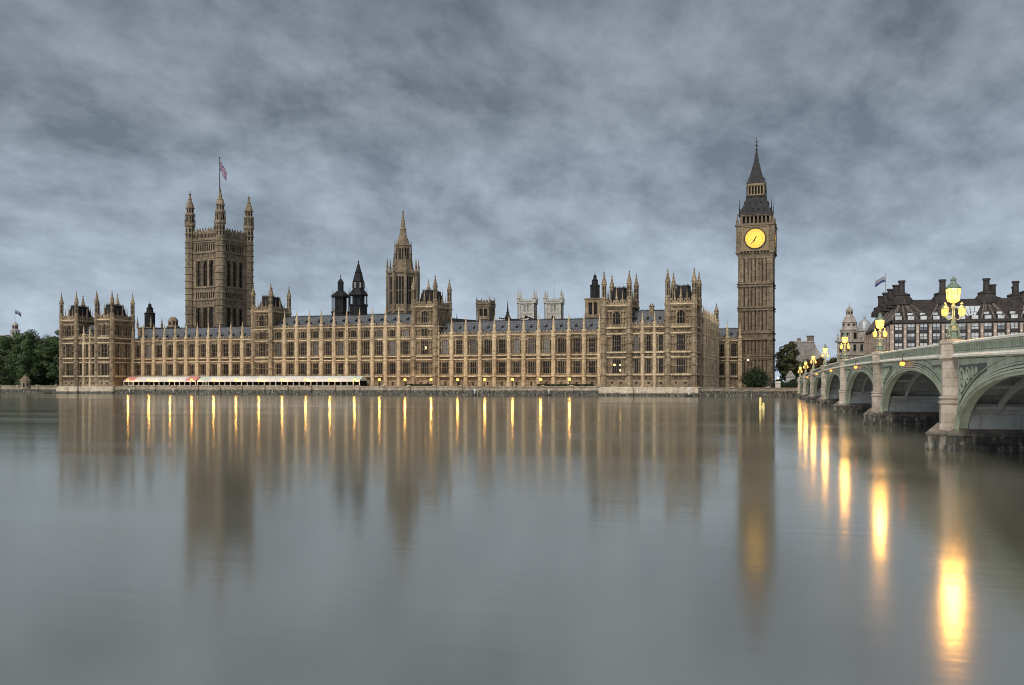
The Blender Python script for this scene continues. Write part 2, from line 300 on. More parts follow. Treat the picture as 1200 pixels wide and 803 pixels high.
# ------------------------------------------------------------------ mesh helpers
class MB:
    def __init__(s): s.v = []; s.f = []; s.m = []
    def quad(s, pts, mi=0):
        n = len(s.v); s.v += [tuple(p) for p in pts]; s.f.append(tuple(range(n, n + len(pts)))); s.m.append(mi)
    def grid_faces(s, rings, mi=0, closed=True, cap=True):
        k = len(rings[0]); b = len(s.v)
        for r in rings: s.v += [tuple(p) for p in r]
        for i in range(len(rings) - 1):
            for j in range(k if closed else k - 1):
                j2 = (j + 1) % k
                s.f.append((b + i * k + j, b + i * k + j2, b + (i + 1) * k + j2, b + (i + 1) * k + j)); s.m.append(mi)
        if cap and closed:
            s.f.append(tuple(b + j for j in reversed(range(k)))); s.m.append(mi)
            s.f.append(tuple(b + (len(rings) - 1) * k + j for j in range(k))); s.m.append(mi)
    def box(s, x0, x1, y0, y1, z0, z1, mi=0):
        b = len(s.v)
        s.v += [(x0, y0, z0), (x1, y0, z0), (x1, y1, z0), (x0, y1, z0), (x0, y0, z1), (x1, y0, z1), (x1, y1, z1), (x0, y1, z1)]
        for q in ((3, 2, 1, 0), (4, 5, 6, 7), (0, 1, 5, 4), (1, 2, 6, 5), (2, 3, 7, 6), (3, 0, 4, 7)):
            s.f.append(tuple(b + i for i in q)); s.m.append(mi)
    def lathe(s, prof, n=8, cx=0, cy=0, rot=None, mi=0):
        rot = PI / n if rot is None else rot
        s.grid_faces([[(cx + max(r, 1e-3) * math.cos(rot + 2 * PI * k / n), cy + max(r, 1e-3) * math.sin(rot + 2 * PI * k / n), z) for k in range(n)] for r, z in prof], mi)
    def frus(s, x0, x1, y0, y1, z0, X0, X1, Y0, Y1, z1, mi=0):   # four-sided frustum
        s.grid_faces([[(x0, y0, z0), (x1, y0, z0), (x1, y1, z0), (x0, y1, z0)], [(X0, Y0, z1), (X1, Y0, z1), (X1, Y1, z1), (X0, Y1, z1)]], mi)
    def tube(s, p, q, r0, r1=None, n=6, mi=0):
        r1 = r0 if r1 is None else r1
        p = Vector(p); q = Vector(q); d = (q - p).normalized(); a = d.orthogonal().normalized(); b = d.cross(a)
        s.grid_faces([[c + (a * math.cos(2 * PI * k / n) + b * math.sin(2 * PI * k / n)) * r for k in range(n)] for c, r in ((p, r0), (q, r1))], mi)
    def ball(s, c, r, n=8, m=5, mi=0, sq=1.0):
        s.lathe([(r * math.sin(PI * k / m), c[2] - sq * r * math.cos(PI * k / m)) for k in range(m + 1)], n, c[0], c[1], 0, mi)
    def relief(s, O, r, feats, u0, u1, z0, z1, mi=0, base=0.0):
        """one connected stepped wall: every feature (ua, ub, za, zb, depth, material) raises or sinks a rectangle of it"""
        us = {u0, u1}; zs = {z0, z1}; F = []
        for f in feats:
            a, b = max(f[0], u0), min(f[1], u1); c, d = max(f[2], z0), min(f[3], z1)
            if b - a < 1e-4 or d - c < 1e-4: continue
            us |= {round(a, 3), round(b, 3)}; zs |= {round(c, 3), round(d, 3)}
            F.append((round(a, 3), round(b, 3), round(c, 3), round(d, 3), f[4], f[5] if len(f) > 5 else None))
        us = np.array(sorted(us)); zs = np.array(sorted(zs)); nu, nz = len(us) - 1, len(zs) - 1
        um = (us[:-1] + us[1:]) / 2; zm = (zs[:-1] + zs[1:]) / 2
        D = np.full((nu, nz), base); MM = np.full((nu, nz), mi)
        for a, b, c, d, dep, m in F:
            i0, i1 = np.searchsorted(um, a), np.searchsorted(um, b); j0, j1 = np.searchsorted(zm, c), np.searchsorted(zm, d)
            D[i0:i1, j0:j1] = dep
            if m is not None: MM[i0:i1, j0:j1] = m
        cr, sr = math.cos(r), math.sin(r); cache = {}
        def V(i, j, d):
            k = (i, j, round(float(d), 3))
            if k not in cache:
                u = float(us[i]); cache[k] = len(s.v)
                s.v.append((O[0] + u * cr + d * sr, O[1] + u * sr - d * cr, float(zs[j]) + (O[2] if len(O) > 2 else 0)))
            return cache[k]
        for i in range(nu):
            for j in range(nz):
                d = float(D[i, j]); m = int(MM[i, j])
                s.f.append((V(i, j, d), V(i + 1, j, d), V(i + 1, j + 1, d), V(i, j + 1, d))); s.m.append(m)
                if i + 1 < nu and D[i + 1, j] != d:
                    e = float(D[i + 1, j]); s.f.append((V(i + 1, j, d), V(i + 1, j, e), V(i + 1, j + 1, e), V(i + 1, j + 1, d))); s.m.append(int(MM[i, j] if d > e else MM[i + 1, j]))
                if j + 1 < nz and D[i, j + 1] != d:
                    e = float(D[i, j + 1]); s.f.append((V(i, j + 1, d), V(i + 1, j + 1, d), V(i + 1, j + 1, e), V(i, j + 1, e))); s.m.append(int(MM[i, j] if d > e else MM[i, j + 1]))
    def mesh(s, name, mats):
        me = bpy.data.meshes.new(name); me.from_pydata(s.v, [], s.f)
        for m in mats: me.materials.append(M[m])
        me.polygons.foreach_set('material_index', s.m); me.update()
        return me
    def build(s, name, mats, parent=None, loc=(0, 0, 0), rot=0.0):
        if isinstance(mats, str): mats = [mats]
        return link(name, s.mesh(name, mats), parent, loc, rot)

def link(name, me, parent=None, loc=(0, 0, 0), rot=0.0):
    o = bpy.data.objects.new(name, me); C.objects.link(o); o.location = loc; o.rotation_euler = (0, 0, rot); o.parent = parent
    return o
def tag(o, label=None, cat=None, group=None, kind=None):
    for k, v in (('label', label), ('category', cat), ('group', group), ('kind', kind)):
        if v: o[k] = v
    return o
def thing(name, label, cat, loc, rot=0.0, group=None):
    o = bpy.data.objects.new(name, None); C.objects.link(o); o.location = loc; o.rotation_euler = (0, 0, rot); o.empty_display_size = 1
    return tag(o, label, cat, group)
def copy_tree(o, loc, label=None, rot=None):
    c = o.copy(); C.objects.link(c); c.location = loc
    if rot is not None: c.rotation_euler = (0, 0, rot)
    if label: c['label'] = label
    for ch in o.children:
        d = ch.copy(); C.objects.link(d); d.parent = c
        for g in ch.children:
            e = g.copy(); C.objects.link(e); e.parent = d
    return c

# ------------------------------------------------------------------ gothic components
_wc = {}
def window_meshes(w, h, lights, trans, arched, stone='stone', gl='glass'):
    key = (round(w, 2), round(h, 2), lights, trans, arched, stone, gl)
    if key in _wc: return _wc[key]
    b = MB(); hw = w / 2; t = 0.095 if w > 1.6 else 0.08
    b.box(-hw, -hw + t, 0.10, 0.46, 0, h); b.box(hw - t, hw, 0.10, 0.46, 0, h)
    b.box(-hw + t, hw - t, 0.06, 0.46, 0, t); b.box(-hw + t, hw - t, 0.10, 0.46, h - t, h)
    for k in range(1, lights):
        x = -hw + w * k / lights; b.box(x - t * .45, x + t * .45, 0.16, 0.46, t, h - t)
    for k in range(1, trans + 1):
        z = h * k / (trans + 1) if trans > 1 else h * 0.52
        for q in range(lights):
            xa = -hw + w * q / lights + (t if q == 0 else t * .45); xb = -hw + w * (q + 1) / lights - (t if q == lights - 1 else t * .45)
            b.box(xa, xb, 0.2, 0.46, z - t * .5, z + t * .5)
    if arched:      # pointed head: stone filling outside the arch
        rise = min(w * 0.8, h * 0.3); n = 6
        for sg in (-1, 1):
            for k in range(n):
                x0, x1 = hw * k / n, hw * (k + 1) / n
                f = lambda x: h - rise + rise * math.sqrt(max(0, 1 - (x / hw) ** 1.7))
                za, zb = f(x0), f(x1)
                b.grid_faces([[(sg * x0, 0.04, za), (sg * x1, 0.04, zb), (sg * x1, 0.04, h), (sg * x0, 0.04, h)], [(sg * x0, 0.46, za), (sg * x1, 0.46, zb), (sg * x1, 0.46, h), (sg * x0, 0.46, h)]])
    elif w > 1.6:   # tracery heads of each light
        for q in range(lights):
            c = -hw + w * (q + .5) / lights; a = w / lights / 2
            for sg in (-1, 1):
                b.grid_faces([[(c + sg * a, y, h - a * 1.6), (c + sg * a, y, h - t * .9), (c + sg * a * .1, y, h - t * .9), (c + sg * a * .55, y, h - a * 0.75)] for y in (0.2, 0.44)])
    g = MB(); g.box(-hw + .02, hw - .02, 0.40, 0.44, 0.02, h - .02)
    _wc[key] = (b.mesh('window', [stone]), g.mesh('glass', [gl]))
    return _wc[key]
def add_window(parent, O, r, u, z, w, h, lights=3, trans=1, arched=False, stone='stone', gl='glass'):
    fm, gm = window_meshes(w, h, lights, trans, arched, stone, gl)
    wdw = link('window', fm, parent, (O[0] + u * math.cos(r), O[1] + u * math.sin(r), z), r)
    link('glass', gm, wdw)
    return wdw

def spire_profile(r, z0, z1, n_ring=2):
    """ogee cap with crocket rings and finial, octagonal"""
    h = z1 - z0
    return [(r * 1.18, z0), (r * 1.18, z0 + .03 * h), (r * .98, z0 + .05 * h), (r * .95, z0 + .14 * h), (r * .72, z0 + .27 * h), (r * .80, z0 + .285 * h), (r * .55, z0 + .36 * h),
            (r * .40, z0 + .47 * h), (r * .48, z0 + .485 * h), (r * .28, z0 + .62 * h), (r * .18, z0 + .76 * h), (r * .34, z0 + .785 * h), (r * .34, z0 + .81 * h), (r * .10, z0 + .84 * h), (r * .05, z0 + h)]
def turret_mb(r, z0, zc, ztip, zl=None):
    """octagonal angle turret: panelled shaft, belvedere with slots, ogee cap"""
    b = MB(); H = ztip - zc; zl = zc + H * .18; zt = zc + H * .60
    prof = [(r * 1.12, z0), (r * 1.12, z0 + 1.2), (r, z0 + 1.5)]
    for z in (7.0, 10.2, 13.0, 14.4, 17.6, 20.75, 22.65, 26.2):
        if z0 + 2 < z < zc - 1: prof += [(r, z - .26), (r * 1.28, z - .14), (r * 1.28, z + .2), (r, z + .36)]
    prof += [(r, zc - .5), (r * 1.22, zc - .1), (r * 1.22, zc + .5), (r * .98, zc + .8), (r * .98, zl), (r * 1.1, zl + .1), (r * 1.1, zl + .3), (r * .86, zl + .4), (r * .86, zt - .2)]
    b.lathe(prof + spire_profile(r * .92, zt, ztip), 8)
    for k in range(8):     # slots of the belvedere stage
        a = PI / 4 * k; ca, sa = math.cos(a), math.sin(a); rr = r * .86 * math.cos(PI / 8) + .02; hw = r * .17
        for (za, zb) in ((zl + .9, zl + (zt - zl) * .52), (zl + (zt - zl) * .58, zt - .7)):
            b.quad([(rr * ca - o * hw * sa, rr * sa + o * hw * ca, z) for o, z in ((-1, za), (1, za), (1, zb), (-1, zb))], 1)
    return b
_tc = {}
def add_turret(parent, x, y, r, z0, zc, ztip, stone='stone'):
    k = (r, z0, zc, ztip, stone)
    if k not in _tc: _tc[k] = turret_mb(r, z0, zc, ztip).mesh('turret', [stone, 'void'])
    return link('turret', _tc[k], parent, (x, y, 0))
_pc = {}
def add_pinnacle(parent, x, y, r, z0, z1, stone='stone_pale', name='pinnacle'):
    k = (r, round(z1 - z0, 2), stone)
    if k not in _pc:
        b = MB(); h = z1 - z0
        b.lathe([(r, 0), (r, h * .30), (r * 1.25, h * .33), (r * 1.25, h * .37), (r * .8, h * .40), (r * .55, h * .58), (r * .66, h * .60), (r * .34, h * .76), (r * .2, h * .86), (r * .42, h * .885), (r * .1, h * .92), (r * .04, h)], 8)
        _pc[k] = b.mesh('pinnacle', [stone])
    return link(name, _pc[k], parent, (x, y, z0))
_bc = {}
def add_buttress(parent, O, r, u, z0, z1, ztip, rad=0.8):
    """octagonal buttress on a bay line with set-offs, its pinnacle a sub-part"""
    k = (z0, z1, rad)
    if k not in _bc:
        b = MB(); p = [(rad * 1.2, z0), (rad * 1.2, z0 + 1.6), (rad, z0 + 2.0)]
        for z in (6.8, 12.9, 14.2, 20.9):
            if z < z1 - 1: p += [(rad, z - .2), (rad * 1.24, z - .12), (rad * 1.24, z + .22), (rad * .97, z + .34)]
        p += [(rad * .92, z1 - .6), (rad * 1.15, z1 - .3), (rad * 1.15, z1 + .2), (rad * .7, z1 + .5)]
        b.lathe(p, 8)
        for q in (5, 6, 7):    # sunk panels up the three outer faces
            a = PI / 4 * q; ca, sa = math.cos(a), math.sin(a); rr = rad * math.cos(PI / 8)
            for za, zb in ((7.4, 9.9), (10.2, 12.5), (14.8, 17.4), (17.7, 20.4), (21.6, 24.4)):
                if zb < z1 - .6:
                    b.box(rr * ca - .12, rr * ca + .12, rr * sa - .10, rr * sa + .02, za, zb)
        _bc[k] = b.mesh('buttress', ['stone_pale'])
    o = link('buttress', _bc[k], parent, (O[0] + u * math.cos(r), O[1] + u * math.sin(r), 0), r)
    add_pinnacle(o, 0, 0, rad * .62, z1 + .4, ztip)
    return o

def bay_feats(c, bw, storeys, bands, clear=0.78):
    """relief of one bay: jamb panels, window surrounds and recesses, carved bands"""
    F = []; hb = bw / 2 - clear
    for (z0, z1, w) in storeys:
        if w > 1.0:
            a, b = w / 2 + .16, hb
            n = max(1, round((b - a) / .85))
            if b - a > .28:
                for sg in (-1, 1):
                    for q in range(n):
                        ua = a + (b - a) * q / n + .07; ub = a + (b - a) * (q + 1) / n - .07
                        if sg < 0: ua, ub = -ub, -ua
                        zz = z0
                        while zz < z1 - .9:
                            F.append((c + ua, c + ub, zz + .12, min(zz + 2.45, z1) - .12, -.55)); zz += 2.45
            F.append((c - w / 2 - .14, c + w / 2 + .14, z0 - .25, z1 + .28, .12))
            F.append((c - w / 2 - .34, c + w / 2 + .34, z1 + .28, z1 + .46, .2))
        else:
            F.append((c - w / 2 - .15, c + w / 2 + .15, z0 - .15, z1 + .2, .1))
        F.append((c - w / 2, c + w / 2, z0, z1, -.55))
    for (z0, z1) in bands:
        n = max(3, round(hb * 2 / .8)); st = 2 * hb / n
        for q in range(n):
            ua = c - hb + st * q
            F.append((ua + .07, ua + st - .07, z0 + .08, z1 - .08, -.5))
            F.append((ua + st / 2 - .1, ua + st / 2 + .1, z0 + (z1 - z0) * .3, z1 - (z1 - z0) * .3, -.02))
    return F

def parapet_mb(b, O, r, u0, u1, z0, h, th=0.45, period=1.3, mi=0):
    """pierced battlement: rail, posts and merlons"""
    cr, sr = math.cos(r), math.sin(r)
    def bx(ua, ub, da, db, za, zb, m=mi):
        P = []
        for z in (za, zb): P.append([(O[0] + u * cr + d * sr, O[1] + u * sr - d * cr, z) for u, d in ((ua, da), (ub, da), (ub, db), (ua, db))])
        b.grid_faces(P, m)
    bx(u0, u1, -th / 2, th / 2 + .22, z0, z0 + h * .16)
    bx(u0, u1, -th / 2, th / 2, z0 + h * .16, z0 + h * .3)
    n = max(2, round((u1 - u0) / period)); st = (u1 - u0) / n
    for k in range(n):
        a = u0 + k * st
        bx(a + st * .02, a + st * .2, -th / 2, th / 2, z0 + h * .3, z0 + h * .62); bx(a + st * .48, a + st * .66, -th / 2, th / 2, z0 + h * .3, z0 + h * .62)
        bx(a + st * .02, a + st * .66, -th / 2, th / 2 + .06, z0 + h * .62, z0 + h)
        bx(a + st * .66, a + st * 1.02, -th / 2, th / 2, z0 + h * .3, z0 + h * .5)

GROUND = 2.2
wr = random.Random(12)
def range_front(T, O, r, L, nb, storeys, bands, strings, zc, ztop, ztip, roof=None, brad=.8, z0=GROUND, ground=True, side_u=None, dorm=True, ends=(True, True), lit=(), depth=14.0):
    """a long range: relief wall, windows, buttresses, parapet, roof with dormers, all parts of the thing T"""
    b = MB(); bw = L / nb; F = []
    gs = [(3.3, 4.75, .75)] if ground else []
    for k in range(nb):
        F += bay_feats((k + .5) * bw, bw, [(s[0], s[1], s[2]) for s in storeys] + gs, bands)
    for z, t, d in strings: F.append((0, L, z - t / 2 - .06, z + t / 2 + .06, d, 1))
    F.append((0, L, zc - .35, zc, .4)); F.append((0, L, zc, zc + .3, .72, 1)); F.append((0, L, z0, z0 + .9, .25))
    b.relief(O, r, F, 0, L, z0, zc + .35)
    cr, sr = math.cos(r), math.sin(r)
    pt = lambda u, d, z: (O[0] + u * cr + d * sr, O[1] + u * sr - d * cr, z)
    # back and ends of the range
    b.quad([pt(0, 0, z0), pt(0, -depth, z0), pt(0, -depth, zc + .35), pt(0, 0, zc + .35)]); b.quad([pt(L, 0, z0), pt(L, -depth, z0), pt(L, -depth, zc + .35), pt(L, 0, zc + .35)])
    b.quad([pt(0, -depth, z0), pt(L, -depth, z0), pt(L, -depth, zc + .35), pt(0, -depth, zc + .35)])
    b.build('wall', ['stone', 'stone_pale'], T)
    for k in range(nb):
        for j, s in enumerate(storeys):
            add_window(T, O, r, (k + .5) * bw, s[0], s[2], s[1] - s[0], s[3], s[4], s[5] if len(s) > 5 else False, gl='glass_pale' if wr.random() < (.04, .34, .2)[min(j, 2)] else 'glass')
        if ground:
            wo = add_window(T, O, r, (k + .5) * bw, 3.3, .75, 1.45, 1, 1)
    for k in range(nb + 1):
        if (k == 0 and not ends[0]) or (k == nb and not ends[1]): continue
        add_buttress(T, (O[0] + .25 * sr, O[1] - .25 * cr), r, k * bw, z0, ztop - .2, ztip, brad)
    pm = MB(); parapet_mb(pm, (O[0] + .1 * sr, O[1] - .1 * cr), r, 0, L, zc + .3, ztop - zc - .3); pm.build('parapet', 'stone', T)
    if roof:
        zr, dr = roof; e = .9; ze = zc + .2
        rb = MB()
        rb.grid_faces([[pt(u, -e, ze), pt(u, -dr, zr), pt(u, -dr * 2 + e, ze), pt(u, -dr, ze - .3)] for u in (0, L)])
        rb.build('roof', 'slate', T)
        cb = MB(); pt0 = pt
        q = [[pt(u, -dr + d, z) for d, z in ((.06, zr - .05), (.06, zr + .28), (-.06, zr + .28), (-.06, zr - .05))] for u in (0, L)]
        cb.grid_faces(q); 
        n = int(L / .8)
        for k in range(n):
            u = (k + .5) * L / n
            cb.grid_faces([[pt(u - .09, -dr, z) if i == 0 else pt(u + .09, -dr, z) if i == 1 else pt(u + .09, -dr - .06, z) if i == 2 else pt(u - .09, -dr - .06, z) for i in range(4)] for z in (zr + .28, zr + .62)])
        cb.build('ridge_cresting', 'iron', T)
        if dorm:
            for k in range(nb * 2):
                u = (k + .5) * bw / 2; f = .30 if k % 2 else .52; d = e + (dr - e) * f; z = ze + (zr - ze) * f
                db = _dorm()
                link('dormer', db, T, pt(u, -d, z), r)
_dm = []
def _dorm():
    if not _dm:
        b = MB(); b.box(-.32, .32, -.35, .9, -.5, .55, 1); b.grid_faces([[(-.45, y, .5), (.45, y, .5), (0, y, 1.15)] for y in (-.45, 1.2)]); b.box(-.2, .2, -.38, -.35, -.3, .4, 2)
        _dm.append(b.mesh('dormer', ['slate', 'slate_dark', 'void']))
    return _dm[0]

def gothic_tower(T, x0, x1, y0, y1, zc, ztip, zroof, front, side, bands, strings, z0=GROUND, tr=0.95, plinth=None, pin=True, window_sides=(0, 1)):
    """square tower with four angle turrets, battlement, steep iron roof; parts go under T (turret centres at the corners)"""
    b = MB(); W = x1 - x0; Dp = y1 - y0
    sides = [((x0, y0), 0.0, W, front), ((x1, y0), PI / 2, Dp, side), ((x1, y1), PI, W, front), ((x0, y1), 3 * PI / 2, Dp, side)]
    zb = z0 - .1
    if plinth is not None:
        pq = MB(); pq.frus(x0 - 1.5, x1 + 1.5, y0 - 1.4, y1 + 1.2, plinth, x0 - 1.5, x1 + 1.5, y0 - 1.4, y1 + 1.2, z0 - .35); pq.frus(x0 - 1.5, x1 + 1.5, y0 - 1.4, y1 + 1.2, z0 - .35, x0 - 1.1, x1 + 1.1, y0 - 1.0, y1 + .8, z0); pq.build('plinth', 'plinth_stone', T)
    for O, r, L, st in sides:
        F = []; cols = {}
        for (c, a, z, w, *_) in st: cols.setdefault(round(c, 3), []).append((a, z, w))
        for c, ss in cols.items(): F += bay_feats(L * c, L / max(1, len([1 for v in cols.values() if max(q[2] for q in v) > 1])) - .5, ss, [], 0.72)
        F += bay_feats(L / 2, L - .4, [], bands, 1.0)
        for c, a, z, w, *_ in st: F.append((L * c - w / 2, L * c + w / 2, a, z, -.55))
        for z, t, d in strings: F.append((0, L, z - t / 2 - .06, z + t / 2 + .06, d, 1))
        F += [(0, L, zc - .4, zc, .45), (0, L, zc, zc + .35, .8, 1), (0, L, zb, z0 + .8, .35), (0, L, z0 + .8, z0 + 1.0, .22)]
        b.relief(O, r, F, 0, L, zb, zc + .4)
    b.build('wall', ['stone', 'stone_pale'], T)
    for k in window_sides:
        O, r, L, st = sides[k]
        for (c, a, z, w, lights, tr_, *ar) in st: add_window(T, O, r, L * c, a, w, z - a, lights, tr_, bool(ar and ar[0]))
    for x in (x0, x1):
        for y in (y0, y1): add_turret(T, x, y, tr, zb, zc, ztip)
    pm = MB()
    for O, r, L, st in sides: parapet_mb(pm, O, r, tr * .9, L - tr * .9, zc + .35, 1.7, .4, 1.15)
    pm.build('parapet', 'stone', T)
    rf = MB(); i0, i1 = 1.1, 2.5
    rf.frus(x0 + i0, x1 - i0, y0 + i0, y1 - i0, zc + .3, x0 + i1, x1 - i1, y0 + i1, y1 - i1, zroof); rf.box(x0 + i1 - .1, x1 - i1 + .1, y0 + i1 - .1, y1 - i1 + .1, zroof, zroof + .18)
    rf.build('roof', 'slate_dark', T)
    cr = MB(); n = 9
    for (a0, a1, fx) in (((x0 + i1), (x1 - i1), 0), ((y0 + i1), (y1 - i1), 1)):
        for k in range(n):
            a = a0 + (a1 - a0) * k / (n - 1)
            for o in ((y0 + i1, y1 - i1) if fx == 0 else (x0 + i1, x1 - i1)):
                px, py = (a, o) if fx == 0 else (o, a)
                cr.box(px - .06, px + .06, py - .06, py + .06, zroof + .18, zroof + (1.0 if k % 2 == 0 else .7))
    for o in (y0 + i1, y1 - i1): cr.box(x0 + i1, x1 - i1, o - .03, o + .03, zroof + .2, zroof + .42)
    for o in (x0 + i1, x1 - i1): cr.box(o - .03, o + .03, y0 + i1, y1 - i1, zroof + .2, zroof + .42)
    cr.build('roof_cresting', 'iron', T)
    for f in (.27, .73):      # lesser pinnacles along the parapets
        for (px, py) in ((x0 + W * f, y0), (x1, y0 + Dp * f)): add_pinnacle(T, px, py, .26, zc + .4, zc + .4 + (ztip - zc) * .40, 'stone')
    if pin:    # mid-face pinnacles with little gablets
        for (px, py) in (((x0 + x1) / 2, y0), (x1, (y0 + y1) / 2), ((x0 + x1) / 2, y1), (x0, (y0 + y1) / 2)):
            add_pinnacle(T, px, py, .42, zc + .4, zc + .4 + (ztip - zc) * .52, 'stone')

# ------------------------------------------------------------------ setting: water, ground
b = MB(); b.quad([(-4000, -400, 0), (4000, -400, 0), (4000, 312, 0), (-4000, 312, 0)]); tag(b.build('river_water', 'water'), kind='structure')
b = MB(); b.quad([(-9000, 309.2, GROUND), (9000, 309.2, GROUND), (9000, 12000, GROUND), (-9000, 12000, GROUND)]); tag(b.build('ground', 'ground'), kind='structure')

WY = 308.0     # river wall line; the end pavilions stand on it
FY = 319.0     # front of the wings, behind the terrace

# ------------------------------------------------------------------ river walls
def river_wall(name, x0, x1, top, label, pil=10.3, coping=True):
    T = thing(name, label, 'river wall', ((x0 + x1) / 2, WY, 0)); c = (x0 + x1) / 2
    b = MB(); F = [(x0 - c, x1 - c, -1, .55, .45), (x0 - c, x1 - c, .55, 1.15, .22)]
    n = max(1, round((x1 - x0) / pil)); st = (x1 - x0) / n
    for k in range(n + 1):
        u = x0 - c + k * st; F += [(u - .7, u + .7, -1, top - .25, .5)]
        if k < n:
            for q in range(7): F.append((u + 1.2 + q * (st - 2.4) / 7, u + 1.2 + (q + .75) * (st - 2.4) / 7, top - .95, top - .3, -.1))
    b.relief((0, 0), 0, F, x0 - c, x1 - c, -1, top); b.box(x0 - c, x1 - c, .02, 1.0, -1, top - .02)
    b.build('wall', 'wall_stone', T)
    cp = MB(); cp.box(x0 - c, x1 - c, -.3, 1.05, top, top + .22)
    for k in range(n + 1):
        u = x0 - c + k * st
        cp.frus(u - .75, u + .75, -.75, .4, top + .22, u - .45, u + .45, -.5, .2, top + .55)
    cp.build('coping', 'wall_stone', T)
    return T
river_wall('river_wall', -276.7, -74.2, 2.95, 'long stone river wall below the terrace between the two end pavilions')
river_wall('river_wall', -760, -306, 3.1, 'stone embankment wall in front of the big green trees')
river_wall('river_wall', -41.8, 2, 2.55, 'stone river wall between the end pavilion and the bridge, under the clock tower')
river_wall('river_wall', 2, 600, 2.9, 'stone embankment wall beyond the bridge under the brown office building')
# stepped landing in front of the clock tower
b = MB(); b.box(-41, -12, 302.5, 307.4, -1, .9); b.box(-41, -14, 304.6, 307.5, .9, 1.7); b.box(-26, -24.4, 302, 302.6, -1, 1.2)
tag(b.build('landing_stage', 'wall_stone'), 'low stepped stone landing at the foot of the river wall below the clock tower', 'landing')

# ------------------------------------------------------------------ river front ranges
S1 = (7.65, 12.1, 2.45, 3, 1); S2 = (14.9, 20.2, 2.45, 3, 2)
STR = [(6.8, .42, .5), (12.95, .32, .42), (14.25, .34, .42)]
BND = [(5.3, 6.45), (13.15, 14.05)]
T = thing('palace_wing', 'two-storey gothic palace range behind the striped marquee, beside the square flag tower', 'palace range', (-247, FY, 0))
range_front(T, (-29.6, 0), 0, 59.0, 11, [S1, S2], BND, STR, 21.5, 22.9, 29.0, (27.2, 7.5))
T = thing('palace_wing', 'two-storey gothic palace range with lit terrace lamps and no marquee before it', 'palace range', (-108, FY, 0))
range_front(T, (-30.4, 0), 0, 61.2, 11, [S1, S2], BND, STR, 21.5, 22.9, 29.0, (27.2, 7.5))

# centre: three storeys between two towers
S3 = (21.7, 24.4, 2.3, 3, 0)
T = thing('palace_centre', 'three-storey central palace block with a turreted tower at each end', 'palace range', (-178, FY - .4, 0))
range_front(T, (-30.8, 0), 0, 60.2, 11, [S1, S2, S3], BND + [(20.55, 21.3)], STR + [(20.8, .38, .5)], 25.4, 26.8, 33.0, (30.7, 8.0), ends=(False, False))
TF = [(.5, 7.6, 12.2, 2.9, 4, 1), (.5, 14.9, 20.2, 2.9, 4, 2), (.5, 21.6, 24.5, 2.6, 4, 0), (.5, 26.6, 31.2, 2.6, 3, 1, True), (.33, 3.3, 4.7, .75, 1, 1), (.67, 3.3, 4.7, .75, 1, 1)]
TS = [(.32, 26.6, 31.2, 1.5, 2, 1), (.68, 26.6, 31.2, 1.5, 2, 1)]
TB = [(5.2, 6.4), (13.1, 14.05), (20.55, 21.3), (25.7, 26.4), (31.3, 31.95)]
TST = STR + [(20.8, .38, .5), (25.4, .42, .55)]
gothic_tower(T, -39.4, -31.4, -.6, 12.4, 32.4, 43.9, 38.3, TF, TS, TB, TST)
gothic_tower(T, 30.2, 38.9, -.6, 12.9, 32.4, 44.6, 38.5, TF, TS, TB, TST)

# end pavilions on the river wall
PF = [(.5, 7.5, 12.4, 3.0, 4, 1), (.5, 14.9, 20.4, 3.0, 4, 2), (.5, 23.8, 28.2, 2.6, 3, 1, True), (.32, 3.4, 4.7, .8, 1, 1), (.68, 3.4, 4.7, .8, 1, 1)]
PS = [(.3, 7.5, 12.4, 1.5, 2, 1), (.7, 7.5, 12.4, 1.5, 2, 1), (.3, 14.9, 20.4, 1.5, 2, 2), (.7, 14.9, 20.4, 1.5, 2, 2), (.3, 23.8, 28.2, 1.4, 2, 1), (.7, 23.8, 28.2, 1.4, 2, 1), (.5, 3.0, 4.7, .9, 1, 1)]
PB = [(5.3, 6.6), (13.1, 14.2), (21.0, 22.3), (28.7, 29.5)]
PST = [(7.1, .42, .6), (12.85, .3, .35), (14.5, .38, .5), (20.75, .38, .55), (22.7, .42, .6)]
PM = [(7.5, 12.4, 1.45, 2, 1), (14.9, 20.2, 1.45, 2, 2)]
def pavilion(label, loc, xs, ws):
    T = thing('palace_pavilion', label, 'palace pavilion', loc)
    a0, a1, b0, b1 = xs
    gothic_tower(T, a0, a1, 0, 11.8, 30.0, 42.4, 36.0, PF, PS, PB, PST, z0=3.0, plinth=-1.0, window_sides=ws[0])
    gothic_tower(T, b0, b1, 0, 11.8, 30.0, 42.4, 36.0, PF, PS, PB, PST, z0=3.0, plinth=-1.0, window_sides=ws[1])
    range_front(T, (a1 + .3, .5), 0, b0 - a1 - .6, 3, PM, [(5.3, 6.6), (13.1, 14.2), (20.9, 22.2)], [(7.1, .4, .5), (12.85, .3, .35), (14.5, .38, .45), (20.75, .36, .45)], 22.7, 24.5, 28.2, (28.6, 6.0), z0=3.0, ends=(False, False), depth=11, brad=.5)
    pb = MB(); pb.box(a1 + .8, b0 - .8, -.4, .6, -1, 3.0); pb.build('plinth', 'plinth_stone', T)
    ch = MB(); c = (a1 + b0) / 2
    ch.box(c - .7, c + .7, 5.4, 6.6, 24, 30.0); ch.box(c - .85, c + .85, 5.25, 6.75, 30.0, 30.35)
    for k in (-.35, .35): ch.lathe([(.22, 30.35), (.2, 31.0)], 8, c + k, 6.0)
    ch.build('chimney', 'stone', T)
    return T
pavilion('turreted gothic end pavilion beside the trees, with two towers standing on the river wall', (-290.4, WY, 0), (-13.2, -5.4, 5.0, 12.8), ((0, 1), (0, 1)))
